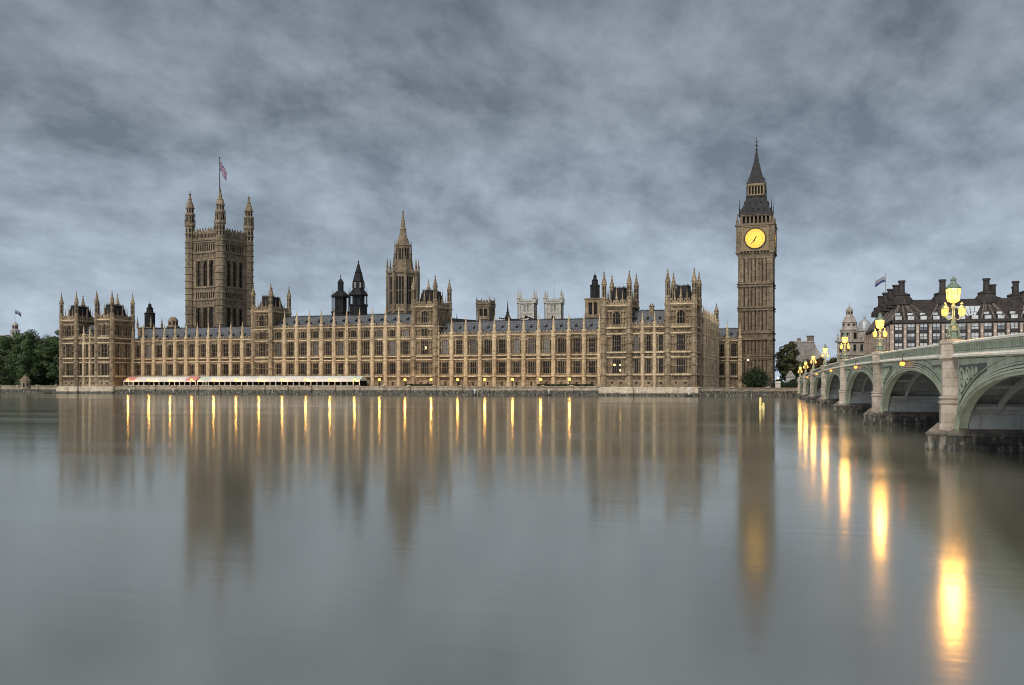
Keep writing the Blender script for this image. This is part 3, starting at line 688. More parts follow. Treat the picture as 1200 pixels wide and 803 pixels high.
Tn = pavilion('turreted gothic end pavilion nearest the clock tower, its two towers rising from the water', (-58, WY, 0), (-15.1, -6.5, 6.3, 14.9), ((0, 1), (0, 1)))
# lit rooms seen in the near pavilion
# (small lamps burning behind the glass of its first-floor window)
def lit_pane(parent, loc, w, h, rot=0):
    b = MB(); b.box(-w / 2, w / 2, 0, .03, 0, h); return b.build('lit_lamp', 'win_glow', parent, loc, rot)
lit_pane(Tn, (-11.6, .34, 10.0), .55, .7); lit_pane(Tn, (-9.55, .34, 10.0), .5, .6); lit_pane(Tn, (-9.55, .34, 8.2), .5, .7)
lit_pane(T, (33.7 + 1.3, -.25, 16.9), .6, .9)

# north return front, receding to the clock tower
T = thing('palace_return', 'long palace side front receding from the end pavilion towards the clock tower', 'palace range', (-42.6, 343, 0))
range_front(T, (0, -22.6), PI / 2, 44.0, 9, [(7.6, 12.2, 1.9, 3, 1), (14.9, 20.2, 1.9, 3, 2), (21.7, 24.2, 1.8, 3, 0)], BND, STR + [(20.8, .38, .5)], 25.4, 26.8, 30.5, (29.0, 7.0), ends=(False, True), depth=13, brad=.8)
add_turret(T, 0, 21.8, .95, GROUND, 26.5, 35.0)
T = thing('palace_link', 'low two-storey palace link between the side front and the clock tower', 'palace range', (-39.5, 371.5, 0))
range_front(T, (-4.5, 0), 0, 9.6, 2, [(7.4, 12.0, 2.2, 3, 1), (14.6, 19.6, 2.2, 3, 2)], BND, STR, 20.6, 22.2, 28.6, (25.6, 5.5), ground=False, depth=10)

# ------------------------------------------------------------------ clock tower
def dial(parent, O, r, R0, z):
    """lit dial with rim, ring, hour bars and hands; built facing -Y then turned"""
    D = MB(); D.lathe([(R0, -.02), (R0, .10)], 40)
    me = D; 
    for i, (x, y, zz) in enumerate(me.v): me.v[i] = (x, -zz, y)
    o = me.build('dial', 'clock_glow', parent, O, r); o.location.z = z
    rim = MB()
    def ring(ra, rb, da, db, n=40):
        rim.grid_faces([[(q * math.sin(2 * PI * k / n), -d, q * math.cos(2 * PI * k / n)) for q, d in ((ra, da), (rb, da), (rb, db), (ra, db))] for k in range(n + 1)], 0, True, False)
    ring(R0, R0 + .42, 0, .32); ring(R0 * .735, R0 * .755, .10, .14); ring(R0 * .93, R0 * .95, .10, .14)
    for k in range(60):
        a = 2 * PI * k / 60; h = .055 if k % 5 == 0 else .02; ra, rb = (R0 * .77, R0 * .92) if k % 5 == 0 else (R0 * .95, R0 * .99)
        s, c = math.sin(a), math.cos(a)
        rim.grid_faces([[(q * s + w * c, -d, q * c - w * s) for q, w in ((ra, -h), (ra, h), (rb, h), (rb, -h))] for d in (.10, .15)])
    for k in range(12):
        a = 2 * PI * k / 12 + PI / 12; s, c = math.sin(a), math.cos(a)
        rim.grid_faces([[(q * s + w * c, -d, q * c - w * s) for q, w in ((R0 * .28, -.025), (R0 * .28, .025), (R0 * .735, .025), (R0 * .735, -.025))] for d in (.10, .13)])
    rim.build('dial_tracery', 'black', o)
    for nm, L, w, ang in (('hour_hand', R0 * .56, .19, 6 * 30 + 18), ('minute_hand', R0 * .86, .12, 36 * 6)):
        hb = MB(); a = R(ang); s, c = math.sin(a), math.cos(a); dd = .17 if nm[0] == 'h' else .22
        hb.grid_faces([[(q * s + ww * c, -d, q * c - ww * s) for q, ww in ((-L * .3, -w * 1.3), (-L * .3, w * 1.3), (0, w), (L * .75, w * .8), (L, 0), (L * .75, -w * .8), (0, -w))] for d in (dd, dd + .05)])
        hb.build(nm, 'black', o)

T = thing('clock_tower', 'tall stone clock tower with lit yellow dial and pointed iron spire', 'clock tower', (-28.8, 379, 0), R(0))
CT = T
b = MB(); h = 6.5
ns = 7; w0 = 1.75; pw = (2 * h - 2 * w0) / ns
segs = [(5, 13.4), (15.2, 21.0), (24.6, 32.6), (34.2, 42.0), (43.8, 53.4)]
for r, O in ((0, (-h, -h)), (PI / 2, (h, -h)), (PI, (h, h)), (3 * PI / 2, (-h, h))):
    F = []
    for k in range(ns):
        a = w0 + pw * k
        for za, zb in segs:
            F.append((a + .22, a + pw - .22, za, zb, -.5))
            F.append((a + .55, a + pw - .55, za + .5, zb - .6, -.8, 1) if zb - za > 5 else (a + .6, a + pw - .6, za + .5, zb - .6, -.6))
            zz = za + 2.4
            while zz < zb - 1: F.append((a + .22, a + pw - .22, zz, zz + .28, -.4)); zz += 2.6
    for e in (0, 1):     # panelled corner buttresses
        ua = .25 if e == 0 else 2 * h - 1.5
        for q in range(2):
            z = 4.5
            while z < 52: F.append((ua + q * .64, ua + q * .64 + .46, z, z + 2.0, -.2)); z += 2.35
    for z, t, d in ((14.3, .8, .3), (14.9, .3, .5), (21.6, .7, .35), (24.1, .6, .35), (33.0, .35, .35), (34.0, .35, .45), (42.4, .35, .35), (43.4, .4, .45)): F.append((0, 2 * h, z - t / 2, z + t / 2, d))
    for k in range(14): F.append((.6 + k * .9, .6 + k * .9 + .55, 22.1, 23.6, -.15))
    F.append((0, 2 * h, GROUND, 4.2, .4))
    b.relief(O, r, F, 0, 2 * h, GROUND, 54)
def front_scale(o): o.scale.z = .981; o.location.z = .076
front_scale(b.build('shaft', ['stone_brown', 'void'], T))
b = MB(); h2 = 7.15      # clock stage, corbelled out
b.frus(-6.5, 6.5, -6.5, 6.5, 54, -7.05, 7.05, -7.05, 7.05, 55.6)
for r, O in ((0, (-h2, -h2)), (PI / 2, (h2, -h2)), (PI, (h2, h2)), (3 * PI / 2, (-h2, h2))):
    F = [(0, 2 * h2, 55.4, 55.9, .25)]
    for k in range(9): F.append((1.6 + k * 1.25, 1.6 + k * 1.25 + .8, 55.45, 56.1, -.5, 1))
    c = h2
    F += [(c - 5.0, c + 5.0, 56.2, 66.0, .18, 2), (c - 4.55, c + 4.55, 56.6, 65.6, -.15, 2)]
    for e in (0, 1):
        for q in range(2):
            z = 56.3
            while z < 65: F.append((.3 + q * .9 + e * (2 * h2 - 2.3), .9 + q * .9 + e * (2 * h2 - 2.3), z, z + 1.7, -.22)); z += 2.0
    F += [(0, 2 * h2, 66.2, 66.6, .4)]
    b.relief(O, r, F, 0, 2 * h2, 55.4, 66.9)
front_scale(b.build('clock_stage', ['stone_brown', 'void', 'gilt'], T))
for r, ox, oy in ((0, 0, -1), (PI / 2, 1, 0), (PI, 0, 1), (3 * PI / 2, -1, 0)):
    dial(T, (ox * (h2 - .12), oy * (h2 - .12), 0), r, 3.72, 59.95)
b = MB(); h3 = 5.9        # belfry with open arches
for r, O in ((0, (-h3, -h3)), (PI / 2, (h3, -h3)), (PI, (h3, h3)), (3 * PI / 2, (-h3, h3))):
    F = []
    for k in range(7): F.append((1.1 + k * 1.5, 2.1 + k * 1.5, 67.3, 70.0, -1.0, 1))
    F.append((0, 2 * h3, 70.3, 70.9, .45))
    b.relief(O, r, F, 0, 2 * h3, 66.9, 70.9)
b.frus(-h2, h2, -h2, h2, 66.6, -h3, h3, -h3, h3, 66.95)
front_scale(b.build('belfry', ['stone_brown', 'void'], T))
b = MB()
prev = None
for za, ra, zb, rb in ((69.3, 6.45, 69.75, 6.3), (69.75, 6.15, 73.0, 4.7), (73.0, 4.7, 76.6, 3.55), (76.6, 3.75, 77.3, 3.75)): b.frus(-ra, ra, -ra, ra, za, -rb, rb, -rb, rb, zb)
for r_ in range(4):
    for (zz, rr, n) in ((71.0, 5.6, 4), (73.9, 4.4, 3)):     # gilt-fronted roof dormers
        for k in range(n):
            o = (k - (n - 1) / 2) * 2.1; ca, sa = math.cos(r_ * PI / 2), math.sin(r_ * PI / 2)
            x, y = o, -rr
            X, Y = x * ca - y * sa, x * sa + y * ca
            b.box(X - .28, X + .28, Y - .28, Y + .28, zz - .3, zz + .75); b.frus(X - .36, X + .36, Y - .36, Y + .36, zz + .75, X - .03, X + .03, Y - .03, Y + .03, zz + 1.5)
b.build('lower_roof', 'clockroof', T)
b = MB(); h4 = 3.2         # lantern
for r, O in ((0, (-h4, -h4)), (PI / 2, (h4, -h4)), (PI, (h4, h4)), (3 * PI / 2, (-h4, h4))):
    F = [(.45 + k * 1.15, 1.2 + k * 1.15, 78.3, 81.4, -.6, 1) for k in range(5)] + [(0, 2 * h4, 81.7, 82.5, .35)]
    b.relief(O, r, F, 0, 2 * h4, 77.8, 82.5)
b.build('lantern', ['gilt', 'void'], T).location.z = -.5
b = MB()
for za, ra, zb, rb in ((81.9, 3.6, 82.5, 3.4), (82.5, 3.2, 86.5, 2.0), (86.5, 2.0, 91.0, .95), (91.0, .95, 95.6, .26), (95.6, .45, 95.9, .45)): b.frus(-ra, ra, -ra, ra, za, -rb, rb, -rb, rb, zb)
for k in range(4):
    ca, sa = math.cos(k * PI / 2), math.sin(k * PI / 2)
    for o in (-.9, .9):
        x, y = o * ca + 2.75 * sa, o * sa - 2.75 * ca; b.box(x - .2, x + .2, y - .2, y + .2, 83.6, 84.5)
b.build('spire', 'clockroof', T)
b = MB(); b.lathe([(.12, 95.8), (.12, 97.0), (.42, 97.25), (.42, 97.55), (.1, 97.9), (.1, 100.4), (.02, 100.6)], 8); b.box(-.75, .75, -.07, .07, 98.7, 98.95); b.box(-.07, .07, -.75, .75, 98.7, 98.95)
b.build('finial', 'iron', T)
for sx in (-1, 1):
    for sy in (-1, 1):
        add_pinnacle(T, sx * 6.7, sy * 6.7, .5, 65.4, 70.2, 'stone_brown'); add_pinnacle(T, sx * 3.4, sy * 3.4, .2, 77.2, 85.8, 'iron', 'iron_pinnacle'); add_pinnacle(T, sx * 6.0, sy * 6.0, .22, 69.5, 75.8, 'iron', 'iron_pinnacle')
# small lit lamp on the shaft near the ground
b = MB(); b.ball((-2.6, -7.1, 13.2), .32); b.build('wall_lamp', 'white_glow', T)

# ------------------------------------------------------------------ great square flag tower
T = thing('flag_tower', 'massive square stone tower with four corner turrets, flying a flag', 'tower', (-289.8, 395.3, 0), R(-7.5))
b = MB(); h = 9.9
for r, O in ((0, (-h, -h)), (PI / 2, (h, -h)), (PI, (h, h)), (3 * PI / 2, (-h, h))):
    L = 2 * h; F = []; c = h; ww = 3.0; gap = 1.15
    for k in (-1, 0, 1):
        uc = c + k * (ww + gap)
        for za, zb in ((22, 41.4), (51.8, 64.3)):
            F += [(uc - ww / 2 - .35, uc + ww / 2 + .35, za - .3, zb + .9, .22), (uc - ww / 2, uc + ww / 2, za, zb, -.9)]
    for q in range(9):
        uc = c + (q - 4) * 1.4
        for za, zb in ((45.9, 48.5), (69.0, 72.4)): F += [(uc - .42, uc + .42, za, zb, -.5, 1)]
    for q in range(14):
        uc = 3.0 + q * (L - 6) / 14
        for za, zb in ((42.6, 44.4), (49.4, 50.9), (65.6, 67.6)): F.append((uc + .12, uc + .85, za, zb, -.22))
    for z, t, d in ((42.1, .4, .3), (45.1, .5, .45), (49.0, .35, .3), (51.2, .5, .45), (65.2, .4, .35), (68.2, .6, .55), (73.4, .6, .6), (74.2, .4, .8)): F.append((0, L, z - t / 2, z + t / 2, d))
    b.relief(O, r, F, 0, L, GROUND, 75)
b.build('wall', ['stone_brown', 'void'], T)
for r, O in ((0, (-h, -h)), (PI / 2, (h, -h))):
    for k in (-1, 0, 1):
        for za, zb in ((22, 41.4), (51.8, 64.3)):
            add_window(T, (O[0] - .42 * math.sin(r), O[1] + .42 * math.cos(r)), r, h + k * 4.15, za, 3.0, zb - za, 2, 2, True, 'stone_brown')
b = MB()
for r, O in ((0, (-h, -h)), (PI / 2, (h, -h)), (PI, (h, h)), (3 * PI / 2, (-h, h))):
    cr, sr = math.cos(r), math.sin(r)
    def bx(ua, ub, da, db, za, zb):
        b.grid_faces([[(O[0] + u * cr + d * sr, O[1] + u * sr - d * cr, z) for u, d in ((ua, da), (ub, da), (ub, db), (ua, db))] for z in (za, zb)])
    bx(1.8, 2 * h - 1.8, -.4, .3, 74.4, 75.4); n = 9; st = (2 * h - 3.6) / n
    for k in range(n):
        a = 1.8 + k * st
        bx(a, a + .35, -.35, .25, 75.4, 79.4 if k % 2 == 0 else 78.0); bx(a + st * .5 - .14, a + st * .5 + .14, -.3, .2, 75.4, 78.0)
        bx(a + .35, a + st, -.25, .15, 77.4, 78.0)
        b.grid_faces([[(O[0] + u * cr + d * sr, O[1] + u * sr - d * cr, z) for u, z in ((a + .3, 78.0), (a + st, 78.0), (a + st * .62, 80.4))] for d in (-.3, .2)])
b.build('parapet', 'stone_brown', T)
tm = MB(); r_ = 2.3; p = [(r_ * 1.1, GROUND), (r_ * 1.1, 8), (r_, 8.4)]
for z in (21, 33, 38.5, 42.1, 45.1, 48.2, 51.2, 54.6, 58, 61.5, 65.2, 68.2, 71, 73.6, 78): p += [(r_, z - .3), (r_ * 1.14, z - .15), (r_ * 1.14, z + .25), (r_, z + .45)]
p += [(r_, 81.2), (r_ * 1.2, 81.8), (r_ * 1.2, 82.6), (r_ * .92, 83.2), (r_ * .92, 86.6), (r_ * 1.12, 87.0), (r_ * 1.12, 87.8), (r_ * .82, 88.2), (r_ * .82, 90.4)]
tm.lathe(p + spire_profile(r_ * .88, 90.6, 99.4), 8)
for k in range(8):
    a = PI / 4 * k; ca, sa = math.cos(a), math.sin(a)
    for za, zb, rr, hw in ((83.6, 86.4, r_ * .92, .42), (88.4, 90.2, r_ * .82, .36), (76.0, 80.4, r_, .42)):
        q = rr * math.cos(PI / 8) + .03
        tm.quad([(q * ca - o * hw * sa, q * sa + o * hw * ca, z) for o, z in ((-1, za), (1, za), (1, zb), (-1, zb))], 1)
tme = tm.mesh('turret', ['stone_brown', 'void'])
for sx in (-1, 1):
    for sy in (-1, 1):
        o = link('turret', tme, T, (sx * h, sy * h, 0))
        for k in range(4):
            a = PI / 4 + k * PI / 2; add_pinnacle(o, 2.3 * math.cos(a), 2.3 * math.sin(a), .30, 82.4, 88.4, 'stone_brown')
b = MB(); b.frus(-8.6, 8.6, -8.6, 8.6, 75, -3, 3, -3, 3, 80.5); b.lathe([(2.6, 80.3), (2.2, 83), (1.0, 86), (.5, 90)], 8); b.build('roof', 'slate_dark', T)
b = MB(); b.lathe([(.30, 80), (.26, 100), (.16, 116.2), (.34, 116.4), (.34, 116.8), (.02, 117.1)], 8); b.build('flagpole', 'iron', T)
def flag(name, label, loc, w, hgt, rot, drop=0.0, mono=False):
    b = MB(); nx, nz = 24, 14; P = {}
    for i in range(nx + 1):
        for j in range(nz + 1):
            u, v = i / nx, j / nz
            P[i, j] = len(b.v); b.v.append((u * w, .16 * w * math.sin(u * 7.0 + v * 1.2) * u, (v - 1) * hgt - drop * u * u * hgt))
    for i in range(nx):
        for j in range(nz):
            u, v = (i + .5) / nx * 2 - 1, (j + .5) / nz * 2 - 1
            d = min(abs(u - v), abs(u + v))
            m = 0
            if d < .22: m = 1
            if d < .09: m = 2
            if abs(u) < .18 or abs(v) < .33: m = 1
            if abs(u) < .10 or abs(v) < .19: m = 2
            if mono: m = 3 if v > -.1 else 0
            b.f.append((P[i, j], P[i + 1, j], P[i + 1, j + 1], P[i, j + 1])); b.m.append(m)
    o = b.build(name, ['flag_blue', 'flag_white', 'flag_red', 'flag_grey'], None, loc, rot)
    return tag(o, label, 'flag')
flag('flag', 'red, white and blue flag flying from the pole of the great square tower', (-289.5, 395.3, 114.6), 4.9, 4.6, R(-25), 1.25)

# ------------------------------------------------------------------ central spire tower
T = thing('spire_tower', 'octagonal stone tower with tall slender spire above the palace centre', 'tower', (-189, 395, 0), R(12))
b = MB(); Rr = 6.9
b.lathe([(Rr, GROUND), (Rr, 36.8), (Rr + .5, 37.2), (Rr + .5, 37.8), (Rr - .3, 38.4), (Rr - .3, 54.4), (Rr + .3, 54.9), (Rr + .3, 55.8), (5.2, 56.4), (4.3, 60.2), (4.3, 61.0), (3.7, 61.2)], 8)
for k in range(8):
    a = PI / 4 * k; ca, sa = math.cos(a), math.sin(a); q = (Rr - .3) * math.cos(PI / 8) + .03
    for o in (-1.28, 0, 1.28):
        for za, zb in ((40.6, 46.6), (47.1, 53.2)):
            b.quad([(q * ca - (o + e * .47) * sa, q * sa + (o + e * .47) * ca, z) for e, z in ((-1, za), (1, za), (1, zb), (-1, zb))], 1)
    a2 = a + PI / 8
b.build('octagon', ['stone_brown', 'void'], T)
for k in range(8):
    a = PI / 4 * k + PI / 8
    bb = MB(); bb.lathe([(.75, GROUND), (.75, 37.4), (.62, 38), (.62, 55.2), (.78, 55.5), (.78, 55.9)], 6); o = bb.build('buttress', 'stone_brown', T, (7.3 * math.cos(a), 7.3 * math.sin(a), 0))
    add_pinnacle(o, 0, 0, .5, 55.8, 62.5, 'stone_brown')
b = MB(); b.lathe([(3.5, 60.6), (3.5, 67.4), (3.9, 67.8), (3.9, 68.6), (2.9, 69.0), (2.3, 71.4), (1.75, 71.8)], 8)
for k in range(8):
    a = PI / 4 * k; ca, sa = math.cos(a), math.sin(a); q = 3.5 * math.cos(PI / 8) + .03
    for o in (-.6, .6): b.quad([(q * ca - (o + e * .36) * sa, q * sa + (o + e * .36) * ca, z) for e, z in ((-1, 61.6), (1, 61.6), (1, 66.6), (-1, 66.6))], 1)
b.build('lantern', ['stone_brown', 'void'], T)
for k in range(8):
    a = PI / 4 * k + PI / 8; add_pinnacle(T, 3.9 * math.cos(a), 3.9 * math.sin(a), .33, 60.4, 71.0, 'stone_brown'); 
b = MB(); b.lathe([(1.9, 71.4), (1.75, 72.4), (1.45, 75.2), (1.6, 75.4), (1.6, 75.8), (1.1, 76.2), (.75, 79.6), (.85, 79.8), (.6, 80.2), (.25, 83.6), (.42, 83.9), (.1, 84.2), (.03, 86.6)], 8)
b.build('spire', 'stone_brown', T)

# ------------------------------------------------------------------ iron ventilation towers
def vent_tower(label, loc, rows, w, z0, z1, cap):
    T = thing('ventilation_tower', label, 'ventilation tower', loc, R(20))
    b = MB(); b.lathe([(w * 1.02, GROUND), (w * 1.02, z0), (w * 1.12, z0 + .2), (w * 1.12, z0 + .9)], 8); b.build('base', 'iron', T)
    b = MB(); b.lathe([(w * .72, z0 + .5), (w * .72, z1)], 8); b.build('core', 'iron', T)
    for k in range(8):
        a = PI / 8 + PI / 4 * k
        c = MB(); c.lathe([(.20, z0 + .6), (.20, z1), (.30, z1 + .1), (.30, z1 + .8), (.12, z1 + 1.2), (.03, z1 + 4.0)], 6); c.build('post', 'iron', T, (w * math.cos(a), w * math.sin(a), 0))
    b = MB(); b.lathe(rows, 8); b.build('roof', 'iron', T)
    if cap:
        b = MB(); za, zb, r = cap
        for k in range(8):
            a = PI / 4 * k; ca, sa = math.cos(a), math.sin(a); q = r * math.cos(PI / 8) + .05
            for o in (-.42, .42):
                b.quad([(q * ca - (o * r + e * .17 * r) * sa, q * sa + (o * r + e * .17 * r) * ca, z) for e, z in ((-1, za), (1, za), (1, zb), (-1, zb))])
        b.build('louvre', 'stone_grey', T)
vent_tower('shorter of two dark iron ventilation towers, with open posts and small domed cap', (-210.4, 375, 0),
           [(4.3, 43.0), (4.3, 43.5), (3.1, 44.6), (1.9, 45.6), (1.35, 46.0), (1.35, 49.2), (1.5, 49.4), (1.3, 50.0), (.7, 50.9), (.2, 51.4), (.12, 53.2)], 3.9, 35.6, 43.1, None)
vent_tower('taller of two dark iron ventilation towers, stepped up to a pointed cap', (-201.4, 375, 0),
           [(4.3, 43.4), (4.3, 43.9), (3.4, 45.2), (2.6, 46.4), (2.6, 49.4), (2.8, 49.6), (2.5, 50.2), (1.6, 53.6), (1.7, 53.9), (1.3, 54.4), (.45, 57.6), (.1, 58.2), (.5, 58.5), (.05, 59.3)], 3.9, 38.6, 43.5, (46.7, 49.2, 2.6))

def roof_turret(label, loc, w, zs, base_top, pins=True, bw=None):
    """stone stair tower carrying a dark iron louvred turret"""
    T = thing('louvred_turret', label, 'turret', loc); bw = bw or w * 1.25
    b = MB()
    for r, O in ((0, (-bw, -bw)), (PI / 2, (bw, -bw)), (PI, (bw, bw)), (3 * PI / 2, (-bw, bw))):
        F = [(bw * .45, bw * .9, base_top - 6, base_top - 1.6, -.4, 1), (bw * 1.1, bw * 1.55, base_top - 6, base_top - 1.6, -.4, 1), (0, 2 * bw, base_top - .5, base_top - .1, .3)]
        b.relief(O, r, F, 0, 2 * bw, GROUND, base_top)
    b.quad([(-bw, -bw, base_top), (bw, -bw, base_top), (bw, bw, base_top), (-bw, bw, base_top)])
    b.build('base', ['stone', 'void'], T)
    za, zb, zt, ztip = zs
    b = MB(); b.lathe([(w, base_top - .05), (w, za), (w * 1.1, za + .15), (w * 1.1, za + .5), (w * .72, za + .8), (w * .6, zb), (w * .72, zb + .2), (w * .4, zb + .8), (w * .3, zt), (w * .4, zt + .2), (.12, zt + .9), (.03, ztip)], 8)
    for k in range(8):
        a = PI / 4 * k; ca, sa = math.cos(a), math.sin(a); q = w * math.cos(PI / 8)
        for o in (-.5, 0, .5):
            b.tube((q * ca - o * w * .5 * sa, q * sa + o * w * .5 * ca, base_top), (q * ca - o * w * .5 * sa, q * sa + o * w * .5 * ca, za), .07, None, 4)
    b.build('louvre', 'iron', T)
    if pins:
        for sx in (-1, 1):
            for sy in (-1, 1): add_pinnacle(T, sx * bw, sy * bw, .45, base_top - .4, base_top + 5, 'stone')
roof_turret('dark louvred turret on a stone base, between the far pavilion and the flag tower', (-290, 345, 0), 2.3, (35.2, 37.6, 39.2, 41.6), 29.2, True, 3.6)
roof_turret('dark louvred turret standing close behind the pavilion nearest the clock tower', (-82.9, 335, 0), 1.75, (39.6, 41.6, 43.2, 45.2), 35.2, False, 3.0)
T = thing('domed_turret', 'small stone turret with rounded top beside the great flag tower', 'turret', (-277.4, 345, 0))
b = MB(); b.lathe([(2.6, GROUND), (2.6, 28.8), (2.9, 29.0), (2.9, 29.5), (2.2, 29.8), (2.2, 31.6), (2.4, 31.8), (2.1, 32.4), (1.6, 33.1), (.9, 33.6), (.2, 33.8)], 8); b.build('body', 'stone', T)
b = MB()
for k in range(8):
    a = PI / 4 * k; ca, sa = math.cos(a), math.sin(a); q = 2.2 * math.cos(PI / 8) + .03
    b.quad([(q * ca - e * .4 * sa, q * sa + e * .4 * ca, z) for e, z in ((-1, 30.0), (1, 30.0), (1, 31.4), (-1, 31.4))])
b.build('opening', 'void', T)

# ------------------------------------------------------------------ buildings behind the palace
def plain_tower(name, label, cat, loc, rot, h, z1, ztip, stone, F, pr=.5, n_mid=1, z0=GROUND):
    T = thing(name, label, cat, loc, rot); b = MB()
    for r, O in ((0, (-h, -h)), (PI / 2, (h, -h)), (PI, (h, h)), (3 * PI / 2, (-h, h))): b.relief(O, r, F, 0, 2 * h, z0, z1)
    b.quad([(-h, -h, z1 - .5), (h, -h, z1 - .5), (h, h, z1 - .5), (-h, h, z1 - .5)])
    b.build('wall', [stone, 'void', 'stone_grey'], T)
    p = MB()
    for r, O in ((0, (-h, -h)), (PI / 2, (h, -h)), (PI, (h, h)), (3 * PI / 2, (-h, h))): parapet_mb(p, O, r, .3, 2 * h - .3, z1 - .1, 1.8, .4, 1.6)
    p.build('parapet', stone, T)
    for sx in (-1, 1):
        for sy in (-1, 1): add_pinnacle(T, sx * h, sy * h, pr, z1 - 1.5, ztip, stone)
    return T
def abbey_feats(h):
    c = h; F = []
    for u in (0, 2 * h): F.append((u - 1.7, u + 1.7, GROUND, 64, .5))
    F += [(0, 2 * h, 62.6, 63.4, .9), (0, 2 * h, 55.2, 55.8, .5), (0, 2 * h, 49, 49.6, .5)]
    for k in range(5): F.append((c - 1.4 + k * .14, c + 1.4 - k * .14, 50.4, 52.2 + k * .42, -.6, 1))
    F += [(c - 2.1, c + 2.1, 50.0, 50.4, .3)]
    for k in (-1, 1): F.append((c + k * 1.2 - .7, c + k * 1.2 + .7, 56.6, 61.4, -.5, 2))
    F += [(c - 2.4, c - .3, 46.2, 48.4, -.5, 1), (c + .3, c + 2.4, 46.2, 48.4, -.5, 1)]
    return F
T = plain_tower('church_tower', 'white stone church tower without a flagpole, seen behind the palace roof', 'church tower', (-213.6, 657, 0), R(10), 5.9, 64.5, 73.2, 'stone_white', abbey_feats(5.9), 1.25)
T = plain_tower('church_tower', 'white stone church tower with a flagpole, seen behind the palace roof', 'church tower', (-194.9, 663, 0), R(10), 5.9, 64.5, 73.2, 'stone_white', abbey_feats(5.9), 1.25)
b = MB(); b.lathe([(.18, 63), (.1, 80)], 6); b.build('flagpole', 'stone_grey', T)
F = [(1.2, 2.8, 34.6, 38.0, -.5, 1), (3.4, 5.0, 34.6, 38.0, -.5, 1), (0, 6.2, 38.9, 39.3, .35), (0, 6.2, 33.2, 33.6, .3), (0, .8, 3, 39, .3), (5.4, 6.2, 3, 39, .3)]
plain_tower('bell_tower', 'small square brown tower with four pinnacles behind the palace roof', 'tower', (-150, 400, 0), 0, 3.1, 40.2, 43.8, 'stone_brown', F, .55)
# pale curved roof and dark spirelet beside it
T = thing('pale_roofed_hall', 'pale curved hall roof edged dark, between small brown tower and white church towers', 'hall', (-146, 420, 0), R(0))
b = MB(); b.box(-7.5, 7.5, 0, 22, GROUND, 32.5); b.build('wall', 'stone_grey', T)
b = MB(); n = 12
b.grid_faces([[(-7.8 + 15.6 * k / n, y, 32.4 + (3.4 if y > 3 else 0) + (-.9 * math.sin(PI * k / n))) for y in (-.4, 9, 9.4, 22.4)] for k in range(n + 1)], 0, False, False); b.build('roof', 'white_canvas', T)
b = MB()
b.grid_faces([[(-7.9 + 15.8 * k / n, y, 35.8 + d - .9 * math.sin(PI * k / n)) for y, d in ((8.6, -.25), (8.6, .45), (9.8, .45), (9.8, -.25))] for k in range(n + 1)]); b.build('ridge', 'slate_dark', T)
T = thing('spirelet', 'thin dark roof spire in front of the pale curved hall roof', 'spire', (-136.6, 392, 0))
b = MB(); b.lathe([(1.3, 27), (1.3, 32.6), (1.5, 32.8), (1.2, 33.6), (.55, 35.2), (.7, 35.4), (.4, 36.2), (.05, 41.0)], 8); b.build('spire', 'iron', T); b = MB(); b.box(-2.4, 2.4, -2, 2, GROUND, 30); b.build('base', 'stone_brown', T)
T = thing('inner_range', 'dark-roofed inner palace range showing over the ridge behind the terrace lamps', 'palace range', (-143, 352, 0))
b = MB(); b.box(-9, 9, 0, 12, GROUND, 26); b.build('wall', 'stone', T); b = MB(); b.grid_faces([[(x, 0, 26), (x, 6, z), (x, 12, 26)] for x, z in ((-9, 31.4), (9, 29.6))]); b.build('roof', 'slate_dark', T)
add_pinnacle(T, 6.2, 3, .5, 27, 33.2, 'stone_grey', 'vent_pinnacle'); add_pinnacle(T, -3.5, 5, .3, 29, 33.0, 'iron', 'iron_pinnacle')

# distant cupola with flag over the trees
T = thing('cupola_building', 'far white cupola with flag rising above the green trees', 'building', (-640, 600, 0), R(20))
b = MB(); b.box(-14, 14, -6, 14, GROUND, 44); b.build('wall', 'stone_white', T)
b = MB(); b.lathe([(3.4, 43), (3.4, 47.4), (4.0, 47.8), (4.0, 48.6), (2.4, 49.0), (2.4, 52.4), (2.8, 52.6), (2.2, 53.6), (1.0, 54.8), (.3, 55.4), (.14, 56.0), (.1, 65.4)], 8)
for k in range(8):
    a = PI / 4 * k; ca, sa = math.cos(a), math.sin(a)
    for q, za, zb in ((3.4, 44.0, 47.0), (2.4, 49.5, 52.0)):
        q = q * math.cos(PI / 8) + .04; b.quad([(q * ca - e * .6 * sa, q * sa + e * .6 * ca, z) for e, z in ((-1, za), (1, za), (1, zb), (-1, zb))], 1)
b.build('cupola', ['stone_white', 'void'], T)
flag('flag', 'small dark flag on the far white cupola above the trees', (-639.8, 600, 65.0), 4.4, 3.0, R(30), .9, True)

